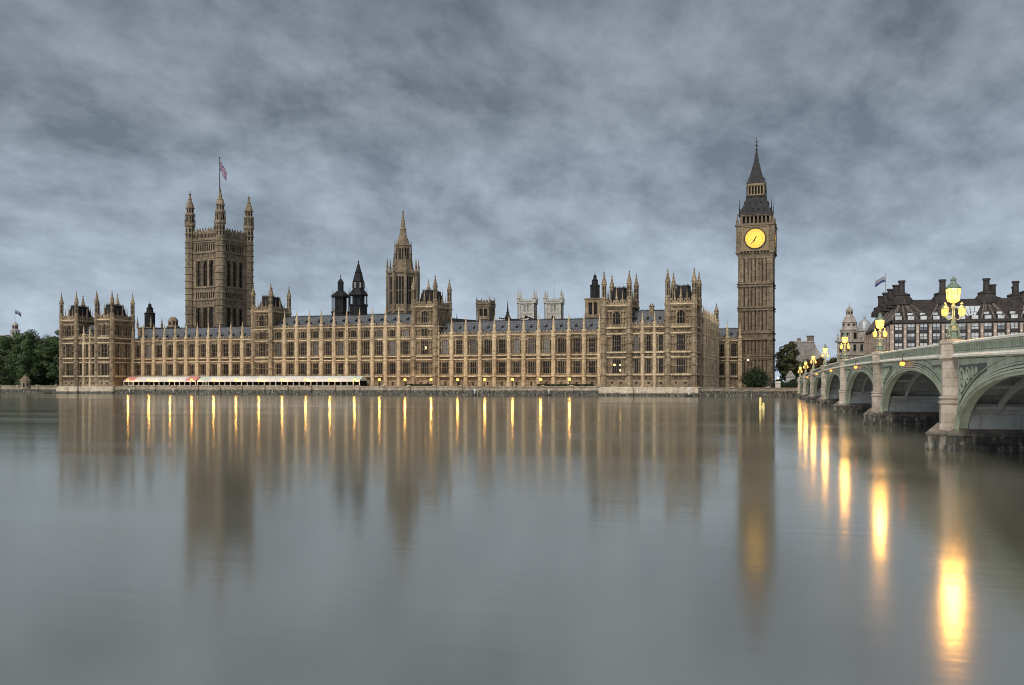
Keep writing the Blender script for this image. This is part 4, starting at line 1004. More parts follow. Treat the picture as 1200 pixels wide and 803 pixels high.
# ------------------------------------------------------------------ terrace: marquees, lamps
def marquee(label, x0, x1, canvas, ends_canvas, y0=311.2, y1=317.0):
    c = (x0 + x1) / 2; T = thing('marquee', label, 'marquee', (c, (y0 + y1) / 2, 0)); L = x1 - x0; hy = (y1 - y0) / 2
    n = round(L / 5.2); st = L / n; ze, zr = 5.25, 6.95
    rf = MB()
    rings = []
    for k in range(n * 4 + 1):
        x = -L / 2 + k * st / 4; sag = -.10 * math.sin(PI * (k % 4) / 4)
        rings.append([(x, -hy - .25, ze + sag), (x, -hy * .5, ze + (zr - ze) * .62 + sag), (x, 0, zr + sag * .5), (x, hy * .5, ze + (zr - ze) * .62 + sag), (x, hy + .25, ze + sag)])
    rf.grid_faces(rings, 0, False, False)
    nn = len(rf.f) // (n * 4)
    for i in range(len(rf.f)):
        bay = i // (nn * 4)
        if bay == 0 or bay == n - 1: rf.m[i] = 1
    for x, sg in ((-L / 2, -1), (L / 2, 1)):
        rf.quad([(x, -hy - .25, ze), (x, -hy * .5, ze + (zr - ze) * .62), (x, 0, zr), (x, hy * .5, ze + (zr - ze) * .62), (x, hy + .25, ze)], 1)
    rf.build('canopy', [canvas, ends_canvas], T)
    v = MB(); v.box(-L / 2, L / 2, -hy - .29, -hy - .25, ze - .42, ze - .01); v.build('valance', canvas, T)
    pm = MB(); pm.box(-.10, .10, -.10, .10, GROUND, ze - .02); pm.box(-.16, .16, -.16, .16, GROUND, GROUND + .3); pme = pm.mesh('post', ['white_canvas'])
    for k in range(2 * n + 1):
        link('post', pme, T, (-L / 2 + .1 + k * (L - .2) / (2 * n), -hy - .1, 0))
    wl = MB(); wl.box(-L / 2 + .2, L / 2 - .2, hy - .1, hy - .02, GROUND, ze - .1); wl.build('back_wall', 'void', T)
    lo = MB(); lo.box(-L / 2 + .2, L / 2 - .2, -hy + .02, -hy + .06, GROUND, 3.35); lo.build('side_screen', 'white_canvas', T)
marquee('white marquee with faded red end bays on the terrace near the trees', -274.5, -239.4, 'white_canvas', 'red_canvas')
marquee('long plain white and pale green marquee on the terrace before the palace centre', -238.6, -166.6, 'white_canvas', 'green_canvas')

def lamp_meshes():
    p = MB(); p.lathe([(.26, 3.17), (.26, 3.6), (.12, 3.8), (.09, 4.9), (.16, 5.0), (.16, 5.12)], 8)
    g = MB(); g.ball((0, 0, 5.55), .52, 10, 6); g.lathe([(.1, 6.05), (.05, 6.3)], 6, mi=1)
    return p.mesh('post', ['iron']), g.mesh('globe', ['terrace_glow', 'iron'])
pm_, gm_ = lamp_meshes(); first = None
for k in range(19):
    x = -270 + k * (270 - 85.2) / 18
    lab = 'glowing globe lamp on the terrace wall in front of the marquees' if x < -168 else 'glowing globe lamp on the open terrace wall before the palace'
    grp = 'terrace lamps in front of the marquees' if x < -168 else 'terrace lamps on the open terrace'
    if first is None:
        first = thing('terrace_lamp', lab, 'lamp', (x, WY + .4, 0), 0, grp); link('post', pm_, first); link('globe', gm_, first); bulb(first, (0, 0, 5.55), 700.0, (1.0, 0.50, 0.11), .4)
    else:
        o = copy_tree(first, (x, WY + .4, 0), lab); o['group'] = grp

# ------------------------------------------------------------------ lodge, buoys, posts
T = thing('river_lodge', 'small stone lodge with pointed roof at the river edge below the trees', 'lodge', (-322, 307, 0), R(30))
b = MB(); b.lathe([(2.15, -1), (2.15, 1.7), (2.35, 1.8), (2.35, 2.1), (1.95, 2.2), (1.95, 5.0), (2.3, 5.15), (2.3, 5.45)], 8)
b.build('wall', 'wall_stone', T)
b = MB(); b.lathe([(2.4, 5.4), (1.3, 6.6), (.35, 7.4), (.3, 7.5), (.22, 7.7), (.3, 7.95), (.03, 8.3)], 8); b.build('roof', 'stone', T)
for k in range(4):
    a = PI / 4 * k - PI * .75; ca, sa = math.cos(a), math.sin(a); q = 1.95 * math.cos(PI / 8) + .03
    b = MB(); hw = .38; zb = 4.4 if k % 2 else 4.3; za = 2.6 if k % 2 else 3.1
    b.quad([(q * ca - e * hw * sa, q * sa + e * hw * ca, z) for e, z in ((-1, za), (1, za), (1, zb), (-1, zb))]); b.build('window' if k % 2 == 0 else 'door', 'void', T)
b = MB(); b.grid_faces([[(x, y, z) for y, z in ((303.6, -1), (303.6, zt), (307.6, zt), (307.6, -1))] for x, zt in ((-319.6, 1.7), (-314, .9), (-308, .35))]); tag(b.build('boat_ramp', 'wall_stone'), 'sloping stone ramp running down to the water beside the small lodge', 'ramp')

for (xa, xb, lab) in ((-99, -78.5, 'low dark clipped hedge along the terrace beside the near end pavilion'), (-150, -139, 'short row of low dark shrubs on the terrace under the central tower')):
    hb = MB(); hr = random.Random(int(-xa))
    for k in range(int((xb - xa) * 90)):
        p = Vector((hr.uniform(xa, xb), hr.uniform(314.6, 316), GROUND + 1.75 * hr.random() ** .7)); a = Vector((hr.uniform(-1, 1), hr.uniform(-1, 1), hr.uniform(-1, 1))).normalized(); b2 = a.orthogonal().normalized(); q = hr.uniform(.15, .3)
        hb.quad([p - a * q, p + b2 * q * .6, p + a * q, p - b2 * q * .6])
    tag(hb.build('hedge', 'leaf_dark'), lab, 'hedge')
def buoy(x, y, label, big=1.0):
    T = thing('mooring_marker', label, 'buoy', (x, y, 0))
    b = MB(); b.lathe([(.75 * big, -.3), (.85 * big, .1), (.8 * big, .45), (.3 * big, .6)], 10); b.build('float', 'black', T)
    b = MB(); b.lathe([(.12 * big, .55), (.12 * big, 1.4 * big), (.34 * big, 1.5 * big), (.34 * big, 2.0 * big), (.05, 2.2 * big)], 8); b.build('topmark', 'white_canvas', T)
buoy(-262, 300, 'small white-topped mooring marker on the water before the red-ended marquee')
buoy(-242, 301, 'small white-topped mooring marker on the water near the flag tower reflection')
buoy(-116.5, 300, 'white-topped mooring marker afloat before the terrace, midway between two lamps')
buoy(-90, 300, 'white-topped mooring marker afloat close to the pavilion by the clock tower')
buoy(-43.5, 299, 'tall white-topped mooring marker off the pavilion corner near the clock tower', 1.35)
T = thing('river_pile', 'pale yellow twin post standing in the river below the clock tower', 'pile', (-10.9, 151, 0))
b = MB(); b.box(-.16, .16, -.16, .16, -1, 1.75); b.frus(-.16, .16, -.16, .16, 1.75, -.05, .05, -.05, .05, 1.95); b.build('post', 'yellow', T)
b = MB(); b.box(.32, .62, -.15, .15, -1, .95); b.frus(.32, .62, -.15, .15, .95, .42, .52, -.05, .05, 1.1); b.build('post', 'yellow', T)
b = MB(); b.box(.15, .34, -.06, .06, .35, .6); b.build('tie_bar', 'yellow', T)

# ------------------------------------------------------------------ trees
def tree(name, label, cat, loc, hgt, rad, seed, leaf='leaf', trunk=.25, nleaf=5200, size=.62, group=None, low=.28, squash=1.0):
    rnd = random.Random(seed); T = thing(name, label, cat, loc, 0, group)
    tb = MB(); th = hgt * trunk; pts = [(0, 0, 0)]
    tb.tube((0, 0, -.3), (0, 0, th), hgt * .026, hgt * .020, 8); tb.tube((0, 0, th), (rnd.uniform(-.5, .5), rnd.uniform(-.5, .5), hgt * .8), hgt * .020, hgt * .005, 6)
    clumps = []
    nC = 80
    for k in range(nC):
        for _ in range(60):
            x, y, z = rnd.uniform(-1, 1), rnd.uniform(-1, 1), rnd.uniform(-1, 1)
            d = math.sqrt(x * x + y * y + z * z)
            if .25 < d < 1: break
        zc = hgt * (low + (1 - low) / 2); hz = hgt * (1 - low) / 2 * .92
        wv = 1.0 - .18 * max(0, z)
        clumps.append((x * rad * .92 * wv, y * rad * .92 * wv * squash, zc + z * hz, rad * rnd.uniform(.20, .36)))
    for c in clumps[:16]:
        z0 = rnd.uniform(th * .8, hgt * .55); tb.tube((0, 0, z0), (c[0] * .9, c[1] * .9, max(c[2], z0 + .3)), hgt * .010, hgt * .003, 5)
    tb.build('trunk', 'bark', T)
    cb = MB()
    for k in range(nleaf):
        c = clumps[k % nC]
        v = Vector((rnd.gauss(0, 1), rnd.gauss(0, 1), rnd.gauss(0, 1))).normalized(); q = rnd.uniform(.45, 1.0) ** .6
        p = Vector(c[:3]) + Vector((v.x, v.y, v.z * .72)) * c[3] * q
        nrm = (v + Vector((rnd.uniform(-.7, .7), rnd.uniform(-.7, .7), rnd.uniform(-.2, .9)))).normalized()
        a = nrm.orthogonal().normalized(); bb = nrm.cross(a); an = rnd.uniform(0, 6.3); a, bb = a * math.cos(an) + bb * math.sin(an), bb * math.cos(an) - a * math.sin(an)
        s = size * rnd.uniform(.6, 1.25)
        cb.quad([p - a * s * .5, p + bb * s * .32, p + a * s * .5, p - bb * s * .32])
    cb.build('crown', leaf, T)
    return T
TL = 'row of big trees at the river beyond the palace'
tree('plane_tree', 'broad green tree at the very end of the row, beneath the far cupola', 'tree', (-355, 330, GROUND), 26, 9.5, 1, group=TL, nleaf=20000, size=.8, low=.0)
tree('plane_tree', 'broad green tree directly behind the small river lodge', 'tree', (-341, 327, GROUND), 25.5, 8.5, 2, group=TL, nleaf=20000, size=.8, low=.0)
tree('plane_tree', 'tallest green tree of the row, one tree away from the end pavilion', 'tree', (-331, 333, GROUND), 27.5, 9, 3, group=TL, nleaf=20000, size=.8, low=.0)
tree('plane_tree', 'darker green tree standing right against the end pavilion', 'tree', (-316, 330, GROUND), 26.5, 9, 4, leaf='leaf_dark', group=TL, nleaf=20000, size=.8, low=.0)
tree('plane_tree', 'green tree furthest along the embankment away from the palace', 'tree', (-374, 326, GROUND), 25, 9.5, 5, group=TL, nleaf=16000, size=.8, low=.0)
tree('plane_tree', 'tree filling the gap behind the lodge, set back from the river', 'tree', (-350, 352, GROUND), 27.5, 10, 6, group=TL, nleaf=16000, size=.85, low=.0)
tree('plane_tree', 'dark tree set back from the river beside the end pavilion', 'tree', (-327, 350, GROUND), 27.5, 10, 7, leaf='leaf_dark', group=TL, nleaf=16000, size=.85, low=.0)
tree('bush', 'large round dark evergreen bush at the foot of the clock tower', 'bush', (-26.2, 340, GROUND), 7.4, 5.6, 8, leaf='leaf_dark', trunk=.1, nleaf=5000, size=.5, low=.0)
tree('plane_tree', 'leafy olive green tree beside the clock tower base', 'tree', (-17.4, 398, GROUND), 20.5, 5.6, 9, leaf='leaf_olive', nleaf=14000, size=.65, low=.0)
tree('street_tree', 'rust-tinged tree behind the furthest bridge lamps', 'tree', (-6.5, 445, GROUND), 14.5, 5.5, 10, leaf='leaf_rust', nleaf=8000, size=.65, low=.0)
tree('street_tree', 'olive tree behind the bridge, beside the domed white building', 'tree', (0.5, 432, GROUND), 13.5, 5, 11, leaf='leaf_olive', nleaf=8000, size=.65, low=.0)
tree('street_tree', 'brown and green tree between the gabled grey house and the bridge lamps', 'tree', (-10.5, 415, GROUND), 13, 4, 12, leaf='leaf_rust', nleaf=8000, size=.6, low=.0)

# ------------------------------------------------------------------ gabled house, gate posts near the bridge foot
T = thing('gabled_house', 'grey house with tall chimney and pale gable beside the olive tree', 'house', (-11.5, 470, 0))
b = MB(); b.box(-8, 2.2, 0, 10, GROUND, 23.8); b.box(2.2, 6.2, 2, 10, GROUND, 16)
b.build('wall', 'stone_grey', T)
b = MB(); b.grid_faces([[(-8.3, y, 23.8), (2.4, y, 23.8), (2.4, y, 24.4), (-8.3, y, 24.6)] for y in (-.3, 10.3)]); b.grid_faces([[(2.2, y, 24), (6.6, y, 15.8), (2.2, y, 15.8)] for y in (1.8, 10)]); b.build('roof', 'stone_white', T)
b = MB(); b.box(-1.0, 2.2, 3, 6, 23.8, 26.8); b.box(-1.2, 2.4, 2.8, 6.2, 26.8, 27.2); b.box(-5.5, -3.8, 3, 5, 23.8, 26.0); b.build('chimney', 'warm_roof', T)
for k in range(4):
    for z in (9, 14, 19): add_window(T, (0, 0), 0, -6.4 + k * 2.2, z, 1.1, 2.4, 2, 1)
T = thing('gate_kiosk', 'small pale kiosk with pointed gable by the bridge foot', 'kiosk', (-14.6, 345, 0))
b = MB(); b.box(-1.5, 1.5, -1.5, 1.5, GROUND, 6.4); b.build('wall', 'stone_white', T); b = MB(); b.frus(-1.75, 1.75, -1.75, 1.75, 6.4, -.1, .1, -1.6, 1.6, 8.8); b.build('roof', 'stone_grey', T)
b = MB(); b.box(-.5, .5, -1.53, -1.5, GROUND + .1, 5.0); b.build('door', 'void', T)
hb = MB(); hr = random.Random(6)
for k in range(16000):
    x = hr.uniform(-400, -304.5); y = hr.uniform(338, 343); z = GROUND + 5.0 * hr.random() ** .6 * (.85 + .15 * math.sin(x * .7)); s_ = hr.uniform(.3, .55)
    p = Vector((x, y, z)); a = Vector((hr.uniform(-1, 1), hr.uniform(-1, 1), hr.uniform(-1, 1))).normalized(); b2 = a.orthogonal().normalized()
    hb.quad([p - a * s_, p + b2 * s_ * .6, p + a * s_, p - b2 * s_ * .6])
tag(hb.build('hedge', 'leaf_dark'), 'long dark hedge in the shade under the big riverside trees', 'hedge')
hb = MB(); hr = random.Random(5)
for k in range(5200):
    x = hr.uniform(-20.5, -7.5); y = hr.uniform(336, 339); z = GROUND + 3.4 * hr.random() ** .6 * (.8 + .2 * math.sin(x * 1.3)); s_ = hr.uniform(.22, .42)
    p = Vector((x, y, z)); a = Vector((hr.uniform(-1, 1), hr.uniform(-1, 1), hr.uniform(-1, 1))).normalized(); b2 = a.orthogonal().normalized()
    hb.quad([p - a * s_, p + b2 * s_ * .6, p + a * s_, p - b2 * s_ * .6])
tag(hb.build('hedge', 'leaf_dark'), 'dark clipped hedge behind the railing beside the bridge foot', 'hedge')
def gate_pier(x, y, label):
    T = thing('gate_pier', label, 'gate pier', (x, y, 0))
    b = MB(); b.box(-.8, .8, -.8, .8, GROUND - .2, 4.3); b.frus(-1, 1, -1, 1, 4.3, -.7, .7, -.7, .7, 4.8); b.build('pier', 'stone_white', T)
    b = MB(); b.lathe([(.2, 4.8), (.1, 5.0), (.08, 5.5)], 6); b.build('stem', 'iron', T); b = MB(); b.ball((0, 0, 5.8), .32); b.build('globe', 'white_glow', T)
gate_pier(-17.0, 311, 'pale stone gate pier with a white globe lamp at the bridge foot')
b = MB()
for k in range(30): b.box(-21 + k * .3, -21 + k * .3 + .07, 314, 314.07, GROUND, 5.0)
b.box(-21, -12, 313.98, 314.1, 4.5, 4.6); b.box(-21, -12, 313.98, 314.1, 2.5, 2.6)
tag(b.build('iron_railing', 'black'), 'black iron railing behind the river wall by the bridge foot', 'railing')

# ------------------------------------------------------------------ bridge
BR = R(4.08)
PT = [27.0, 62.2, 98.8, 139.0, 181.0, 221.2, 258.8, 295.0]      # abutment, six piers, abutment
S0, S1b = 11.2, 37.2
zpar = lambda t: 7.35 - ((t - 160) / 100.0) ** 2 * .85
BT = thing('bridge', 'sage green iron arch bridge on stone piers crossing the river', 'bridge', (0, 0, 0), BR)
def sweep(mb, ts, sec, mi=0):
    """sec(t) -> list of (s, z); one band swept along the bridge"""
    mb.grid_faces([[(s, t, z) for s, z in sec(t)] for t in ts], mi)
def lin(a, b, n): return [a + (b - a) * k / n for k in range(n + 1)]
HALF = .78
for i in range(7):
    ta, tb = PT[i] + HALF, PT[i + 1] - HALF; tc, a = (ta + tb) / 2, (tb - ta) / 2 - .12
    zs, zcr = 1.08, zpar(tc) - 1.62
    arch = lambda t, off=0.0, zs=zs, zcr=zcr, tc=tc, a=a: zs + (zcr + off - zs) * math.sqrt(max(0.0, 1 - min(1, abs((t - tc) / (a + off))) ** 2.15))
    us = [math.sin(x) for x in lin(-PI / 2, PI / 2, 56)]
    ts = [ta] + [tc + a * u for u in us] + [tb]
    fb = MB()
    bot = lambda t: arch(t) if abs(t - tc) <= a + 1e-6 else .95
    top = lambda t: zpar(t) - 1.02
    sweep(fb, ts, lambda t: [(S0 + .22, bot(t)), (S0 + .22, top(t)), (S0 + .75, top(t)), (S0 + .75, bot(t))])
    fb.build('spandrel', 'green', BT); fb = MB()
    sweep(fb, ts, lambda t: [(S1b - .75, bot(t)), (S1b - .75, top(t)), (S1b - .25, top(t)), (S1b - .25, bot(t))])
    fb.build('spandrel', 'green', BT)
    rb = MB()        # moulded face rings of the arch; dark gap strips put groove shade into colour
    for o0, o1, s_, m in ((.0, .10, .00, 0), (.10, .15, .17, 1), (.15, .27, .05, 0), (.27, .33, .18, 1), (.33, .42, .10, 0), (.42, .46, .19, 1), (.80, .86, .15, 0), (-.16, -.0, .12, 0)):
        rb.grid_faces([[(sx, tc + (a + oo) * u, zs + (zcr + oo - zs) * math.sqrt(max(0, 1 - abs(u) ** 2.15))) for sx, oo in ((S0 + s_, o0), (S0 + s_, o1), (S0 + .24, o1), (S0 + .24, o0))] for u in us], m)
    rb.build('arch_ring', ['green', 'green_dark'], BT)
    ib = MB()        # ribs and cross bracing under the deck
    ns_ = 8
    for q in range(ns_):
        s_ = S0 + 2.2 + q * (S1b - S0 - 4.0) / (ns_ - 1)
        tt = [tc + a * .985 * u for u in us]; tt = [t for t in tt if arch(t) > 2.3]
        sweep(ib, tt, lambda t: [(s_ - .10, arch(t) - .02), (s_ - .10, min(arch(t) + .32, zpar(t) - 1.3)), (s_ + .10, min(arch(t) + .32, zpar(t) - 1.3)), (s_ + .10, arch(t) - .02)])
    for k in range(9):
        t = tc + a * .94 * (k - 4) / 4.0; z = arch(t)
        ib.box(S0 + 1, S1b - 1, t - .07, t + .07, max(z + .1, 2.5), max(z + .1, 2.5) + .16)
    ib.build('rib_frame', 'rib', BT)
    # cast shields and tracery in the spandrel corners
    for sg in (-1, 1):
        tE = tc + sg * (a + .0); ob = MB()
        w = 7.4; z1 = min(top(tE), top(tE - sg * w)) - .26
        edge = lambda x: arch(tE - sg * x) + .62
        xs_ = [x for x in lin(.35, w, 14) if edge(x) < z1 - .05]
        if len(xs_) < 3: continue
        ob.grid_faces([[(S0 + .205, tE - sg * x, max(edge(x), z1 - 2.3)), (S0 + .205, tE - sg * x, z1), (S0 + .235, tE - sg * x, z1), (S0 + .235, tE - sg * x, max(edge(x), z1 - 2.3))] for x in xs_], 1)
        for (x, dz, rr) in ((1.35, .88, .74), (2.95, .62, .5), (4.2, .46, .34), (.75, 1.85, .3), (5.15, .36, .22)):
            n = 14
            if z1 - dz - rr < edge(x) - .25: continue
            ob.grid_faces([[(S0 + sx, tE - sg * x + q * math.cos(2 * PI * k / n), z1 - dz + q * math.sin(2 * PI * k / n)) for q, sx in ((rr, .21), (rr, .13), (rr * .74, .13), (rr * .74, .21))] for k in range(n + 1)], 0, True, False)
            for k in range(2):
                an = k * PI / 2 + PI / 4; ob.tube((S0 + .17, tE - sg * x - rr * .8 * math.cos(an), z1 - dz - rr * .8 * math.sin(an)), (S0 + .17, tE - sg * x + rr * .8 * math.cos(an), z1 - dz + rr * .8 * math.sin(an)), .035, None, 5)
        ob.build('spandrel_ornament', ['green', 'green_dark'], BT)
# parapet, cornice between pier columns
for i in range(-1, 8):
    ta = PT[i] + .62 if i >= 0 else -12.0; tb = PT[i + 1] - .62 if i < 7 else 318.0
    ts = lin(ta, tb, 10)
    pb = MB()
    sweep(pb, ts, lambda t: [(S0 + .12, zpar(t) - .98), (S0 + .12, zpar(t) - .14), (S0 + .42, zpar(t) - .14), (S0 + .42, zpar(t) - .98)], 0)
    sweep(pb, ts, lambda t: [(S0 + .02, zpar(t) - .80), (S0 + .02, zpar(t) - .60), (S0 + .13, zpar(t) - .56), (S0 + .13, zpar(t) - .80)], 0)
    sweep(pb, ts, lambda t: [(S0 + .03, zpar(t) - .24), (S0 + .03, zpar(t) - .14), (S0 + .13, zpar(t) - .14), (S0 + .13, zpar(t) - .24)], 0)
    sweep(pb, ts, lambda t: [(S0 + .105, zpar(t) - .54), (S0 + .105, zpar(t) - .25), (S0 + .125, zpar(t) - .25), (S0 + .125, zpar(t) - .54)], 1)
    if i < 4:
        n = int((tb - ta) / .42)
        for k in range(n):      # frieze uprights and dentils
            t = ta + (k + .5) * (tb - ta) / n; z = zpar(t)
            pb.box(S0 + .05, S0 + .11, t - .09, t + .09, z - .55, z - .24)
            pb.box(S0 + .07, S0 + .13, t - .11, t + .11, z - .97, z - .86)
    pb.build('parapet', ['green', 'green_dark'], BT)
    cb = MB()
    sweep(cb, ts, lambda t: [(S0 - .08, zpar(t) - .13), (S0 - .08, zpar(t) - .02), (S0 + .05, zpar(t) + .03), (S0 + .5, zpar(t) + .03), (S0 + .55, zpar(t) - .13)])
    cb.build('coping', 'cream', BT)
    lb = MB()
    sweep(lb, ts, lambda t: [(S0 - .12, zpar(t) - .91), (S0 - .12, zpar(t) - .81), (S0 + .02, zpar(t) - .70), (S0 + .3, zpar(t) - .91)])
    lb.build('cornice', 'cream', BT)
# far parapet and deck
ts = lin(-12, 318, 60)
fb = MB(); sweep(fb, ts, lambda t: [(S1b - .5, zpar(t) - 1.0), (S1b - .5, zpar(t)), (S1b - .1, zpar(t)), (S1b - .1, zpar(t) - 1.0)]); fb.build('far_parapet', 'green', BT)
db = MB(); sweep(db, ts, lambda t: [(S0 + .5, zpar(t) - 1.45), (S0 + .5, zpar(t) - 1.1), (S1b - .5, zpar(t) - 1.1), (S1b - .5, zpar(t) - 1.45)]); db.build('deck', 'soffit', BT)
rd = MB(); sweep(rd, ts, lambda t: [(S0 + 4.5, zpar(t) - 1.096), (S0 + 4.5, zpar(t) - 1.09), (S1b - 4.5, zpar(t) - 1.09), (S1b - 4.5, zpar(t) - 1.096)]); rd.build('roadway', 'asphalt', BT)
pv = MB()
for a0, a1 in ((S0 + .52, S0 + 4.5), (S1b - 4.5, S1b - .52)): sweep(pv, ts, lambda t: [(a0, zpar(t) - 1.097), (a0, zpar(t) - .96), (a1, zpar(t) - .96), (a1, zpar(t) - 1.097)])
pv.build('pavement', 'paving', BT)
lm = MB()
for k in range(50):
    t = 5 + k * 6; sm = (S0 + S1b) / 2
    lm.grid_faces([[(s, tt, z) for s, z in ((sm - .07, zpar(tt) - 1.088), (sm - .07, zpar(tt) - 1.084), (sm + .07, zpar(tt) - 1.084), (sm + .07, zpar(tt) - 1.088))] for tt in (t, t + 3)])
lm.build('lane_marking', 'white_paint', BT)
# piers
for i in range(8):
    t0 = PT[i]; zt = zpar(t0)
    if i in (0, 7):
        ab = MB()
        a0, a1 = (t0 - 40, t0 + .7) if i == 0 else (t0 - .7, t0 + 24)
        ab.box(S0 + .3, S1b - .3, a0, a1, -1, zpar(t0 if i == 0 else t0 + 20) - 1.5); ab.build('abutment', 'granite', BT)
    hw = 1.25
    bb = MB()        # cutwater base: pointed towards the stream both ways
    def cut(sc, z, w=hw):
        n0 = S0 - .15
        return [(n0 - 1.25 * sc, t0, z), (n0 + .3, t0 - w * sc, z), (S1b + .1, t0 - w * sc, z), (S1b + 1.3 * sc, t0, z), (S1b + .1, t0 + w * sc, z), (n0 + .3, t0 + w * sc, z)]
    bb.grid_faces([cut(1.08, -1), cut(1.06, .35), cut(1.0, .40), cut(1.0, .86), cut(1.06, .88), cut(1.06, 1.0), cut(.50, 1.62)])
    po = bb.build('pier', 'pier_base', BT)
    wb = MB(); wb.box(S0 + .8, S1b - .8, t0 - .98, t0 + .98, 1.02, 2.62); wb.box(S0 + .8, S1b - .8, t0 - 1.06, t0 + 1.06, 2.62, 2.8); wb.box(S0 + .8, S1b - .8, t0 - .6, t0 + .6, 2.8, zt - 1.3); wb.build('pier_wall', 'pier_wall', po)
    for side, sc in ((0, S0 + .12), (1, S1b - .1)):
        cb = MB(); r_ = .70
        cb.lathe([(r_ * 1.30, 1.1), (r_ * 1.30, 1.45), (r_ * 1.14, 1.62), (r_ * 1.14, 2.75), (r_ * 1.26, 2.82), (r_ * 1.26, 2.95), (r_ * 1.12, 3.0), (r_ * 1.12, 3.08), (r_ * 1.26, 3.12), (r_ * 1.26, 3.2), (r_, 3.28), (r_, zt - 1.12),
                  (r_ * 1.10, zt - 1.06), (r_ * 1.30, zt - .98), (r_ * 1.30, zt - .84), (r_ * 1.12, zt - .76), (r_ * 1.12, zt - .16), (r_ * 1.24, zt - .08), (r_ * 1.24, zt + .1), (r_ * .9, zt + .14)], 8, sc, t0)
        cb.build('pier_column', 'granite', po)

# lamp standards on the piers
def make_bridge_lamp(loc, label, group):
    T = thing('bridge_lamp', label, 'street lamp', loc, BR, group)
    b = MB(); b.lathe([(.40, .14), (.40, .3), (.30, .36), (.27, .62), (.36, .70), (.30, .82), (.17, 1.0), (.14, 1.3)], 8)
    for k in range(4):
        a = PI / 4 + k * PI / 2; ca, sa = math.cos(a), math.sin(a)
        b.tube((.42 * ca, .42 * sa, .3), (.30 * ca, .30 * sa, .95), .07, .04, 5); b.ball((.42 * ca, .42 * sa, .34), .10, 6, 4); b.ball((.25 * ca, .25 * sa, 1.02), .07, 6, 4)
    b.build('base', 'green_lamp', T)
    b = MB(); b.lathe([(.13, 1.25), (.09, 1.5), (.075, 2.06), (.13, 2.12), (.13, 2.2), (.07, 2.26), (.065, 2.44)], 8)
    b.build('post', 'green_lamp', T)
    b = MB()
    for sg in (-1, 1):
        pts = [(0, 0, 1.46), (sg * .28, 0, 1.36), (sg * .46, 0, 1.50), (sg * .48, 0, 1.60)]
        for p, q in zip(pts, pts[1:]): b.tube(p, q, .035, .03, 5)
    b.build('bracket', 'green_lamp', T)
    def lantern(x, z, s):
        g = MB(); g.lathe([(.10 * s, z), (.24 * s, z + .08 * s), (.30 * s, z + .50 * s), (.27 * s, z + .62 * s)], 8); o = g.build('lantern', 'lamp_glow', T, (x, 0, 0))
        c = MB(); c.lathe([(.31 * s, z + .60 * s), (.33 * s, z + .66 * s), (.14 * s, z + .84 * s), (.10 * s, z + .95 * s), (.14 * s, z + 1.0 * s), (.02, z + 1.16 * s)], 8)
        for k in range(8):
            a = PI / 8 + k * PI / 4; c.tube((.245 * s * math.cos(a), .245 * s * math.sin(a), z + .08 * s), (.305 * s * math.cos(a), .305 * s * math.sin(a), z + .6 * s), .018 * s, None, 4)
        c.build('lantern_cap', 'green_lamp', o)
    lantern(0, 2.40, 1.4); lantern(-.48, 1.60, .72); lantern(.48, 1.60, .72)
    bulb(T, (0, 0, 2.85), 900.0, (1.0, 0.46, 0.085), .40); bulb(T, (-.48, 0, 1.83), 60.0, (1.0, 0.50, 0.11), .13); bulb(T, (.48, 0, 1.83), 60.0, (1.0, 0.50, 0.11), .13)
    return T
ords = {1: 'green triple lantern lamp on the biggest, closest bridge pier', 2: 'green triple lantern lamp on the second closest bridge pier', 3: 'green triple lantern lamp on the third bridge pier, before the domed building',
        4: 'green triple lantern lamp on the fourth bridge pier from the near end', 5: 'green triple lantern lamp on the fifth bridge pier from the near end', 6: 'green triple lantern lamp on the last pier before the far bank', 7: 'green triple lantern lamp where the bridge meets the far bank'}
def bpos(s, t, z): return (s * math.cos(BR) - t * math.sin(BR), s * math.sin(BR) + t * math.cos(BR), z)
base_lamp = None
for i in range(1, 8):
    loc = bpos(S0 + .12, PT[i], zpar(PT[i]))
    if base_lamp is None: base_lamp = make_bridge_lamp(loc, ords[i], 'lamp standards along the bridge parapet')
    else: copy_tree(base_lamp, loc, ords[i])
# navigation lights hung at the arch crowns
navl = None
for i in range(1, 6):
    tc = (PT[i] + PT[i + 1]) / 2; loc = bpos(S0 - .05, tc, zpar(tc))
    lab = ['orange navigation light over the widest visible arch, nearest of its row', 'orange navigation light on the crown of the second whole arch', 'orange navigation light on the crown of the third whole arch', 'orange navigation light on the crown of the fourth whole arch', 'orange navigation light on the crown of the last whole arch'][i - 1]
    if navl is None:
        navl = thing('navigation_light', lab, 'signal light', loc, BR, 'orange lights at the arch crowns')
        b = MB(); b.tube((0, 0, -.4), (-.25, 0, -.5), .03, None, 5); b.tube((-.25, 0, -.5), (-.25, 0, -1.05), .03, None, 5); b.box(-.34, -.16, -.28, .28, -1.08, -1.02); b.build('bracket', 'black', navl)
        b = MB(); b.ball((-.25, -.17, -1.2), .19, 10, 6); b.build('lens', 'nav_glow', navl); b = MB(); b.ball((-.25, .19, -1.2), .19, 10, 6); b.build('lens', 'nav_glow', navl)
    else: copy_tree(navl, loc, lab)
T = thing('traffic_light', 'traffic light showing red beyond the bridge parapet', 'traffic light', bpos(S0 + 5.2, 318, 5.0), BR)
b = MB(); b.tube((0, 0, -1.5), (0, 0, 3.0), .07); b.build('pole', 'black', T); b = MB(); b.box(-.22, .22, -.15, .15, 2.6, 3.9); b.build('head', 'black', T); b = MB(); b.ball((0, -.2, 3.55), .24); b.build('red_lens', 'red_glow', T)

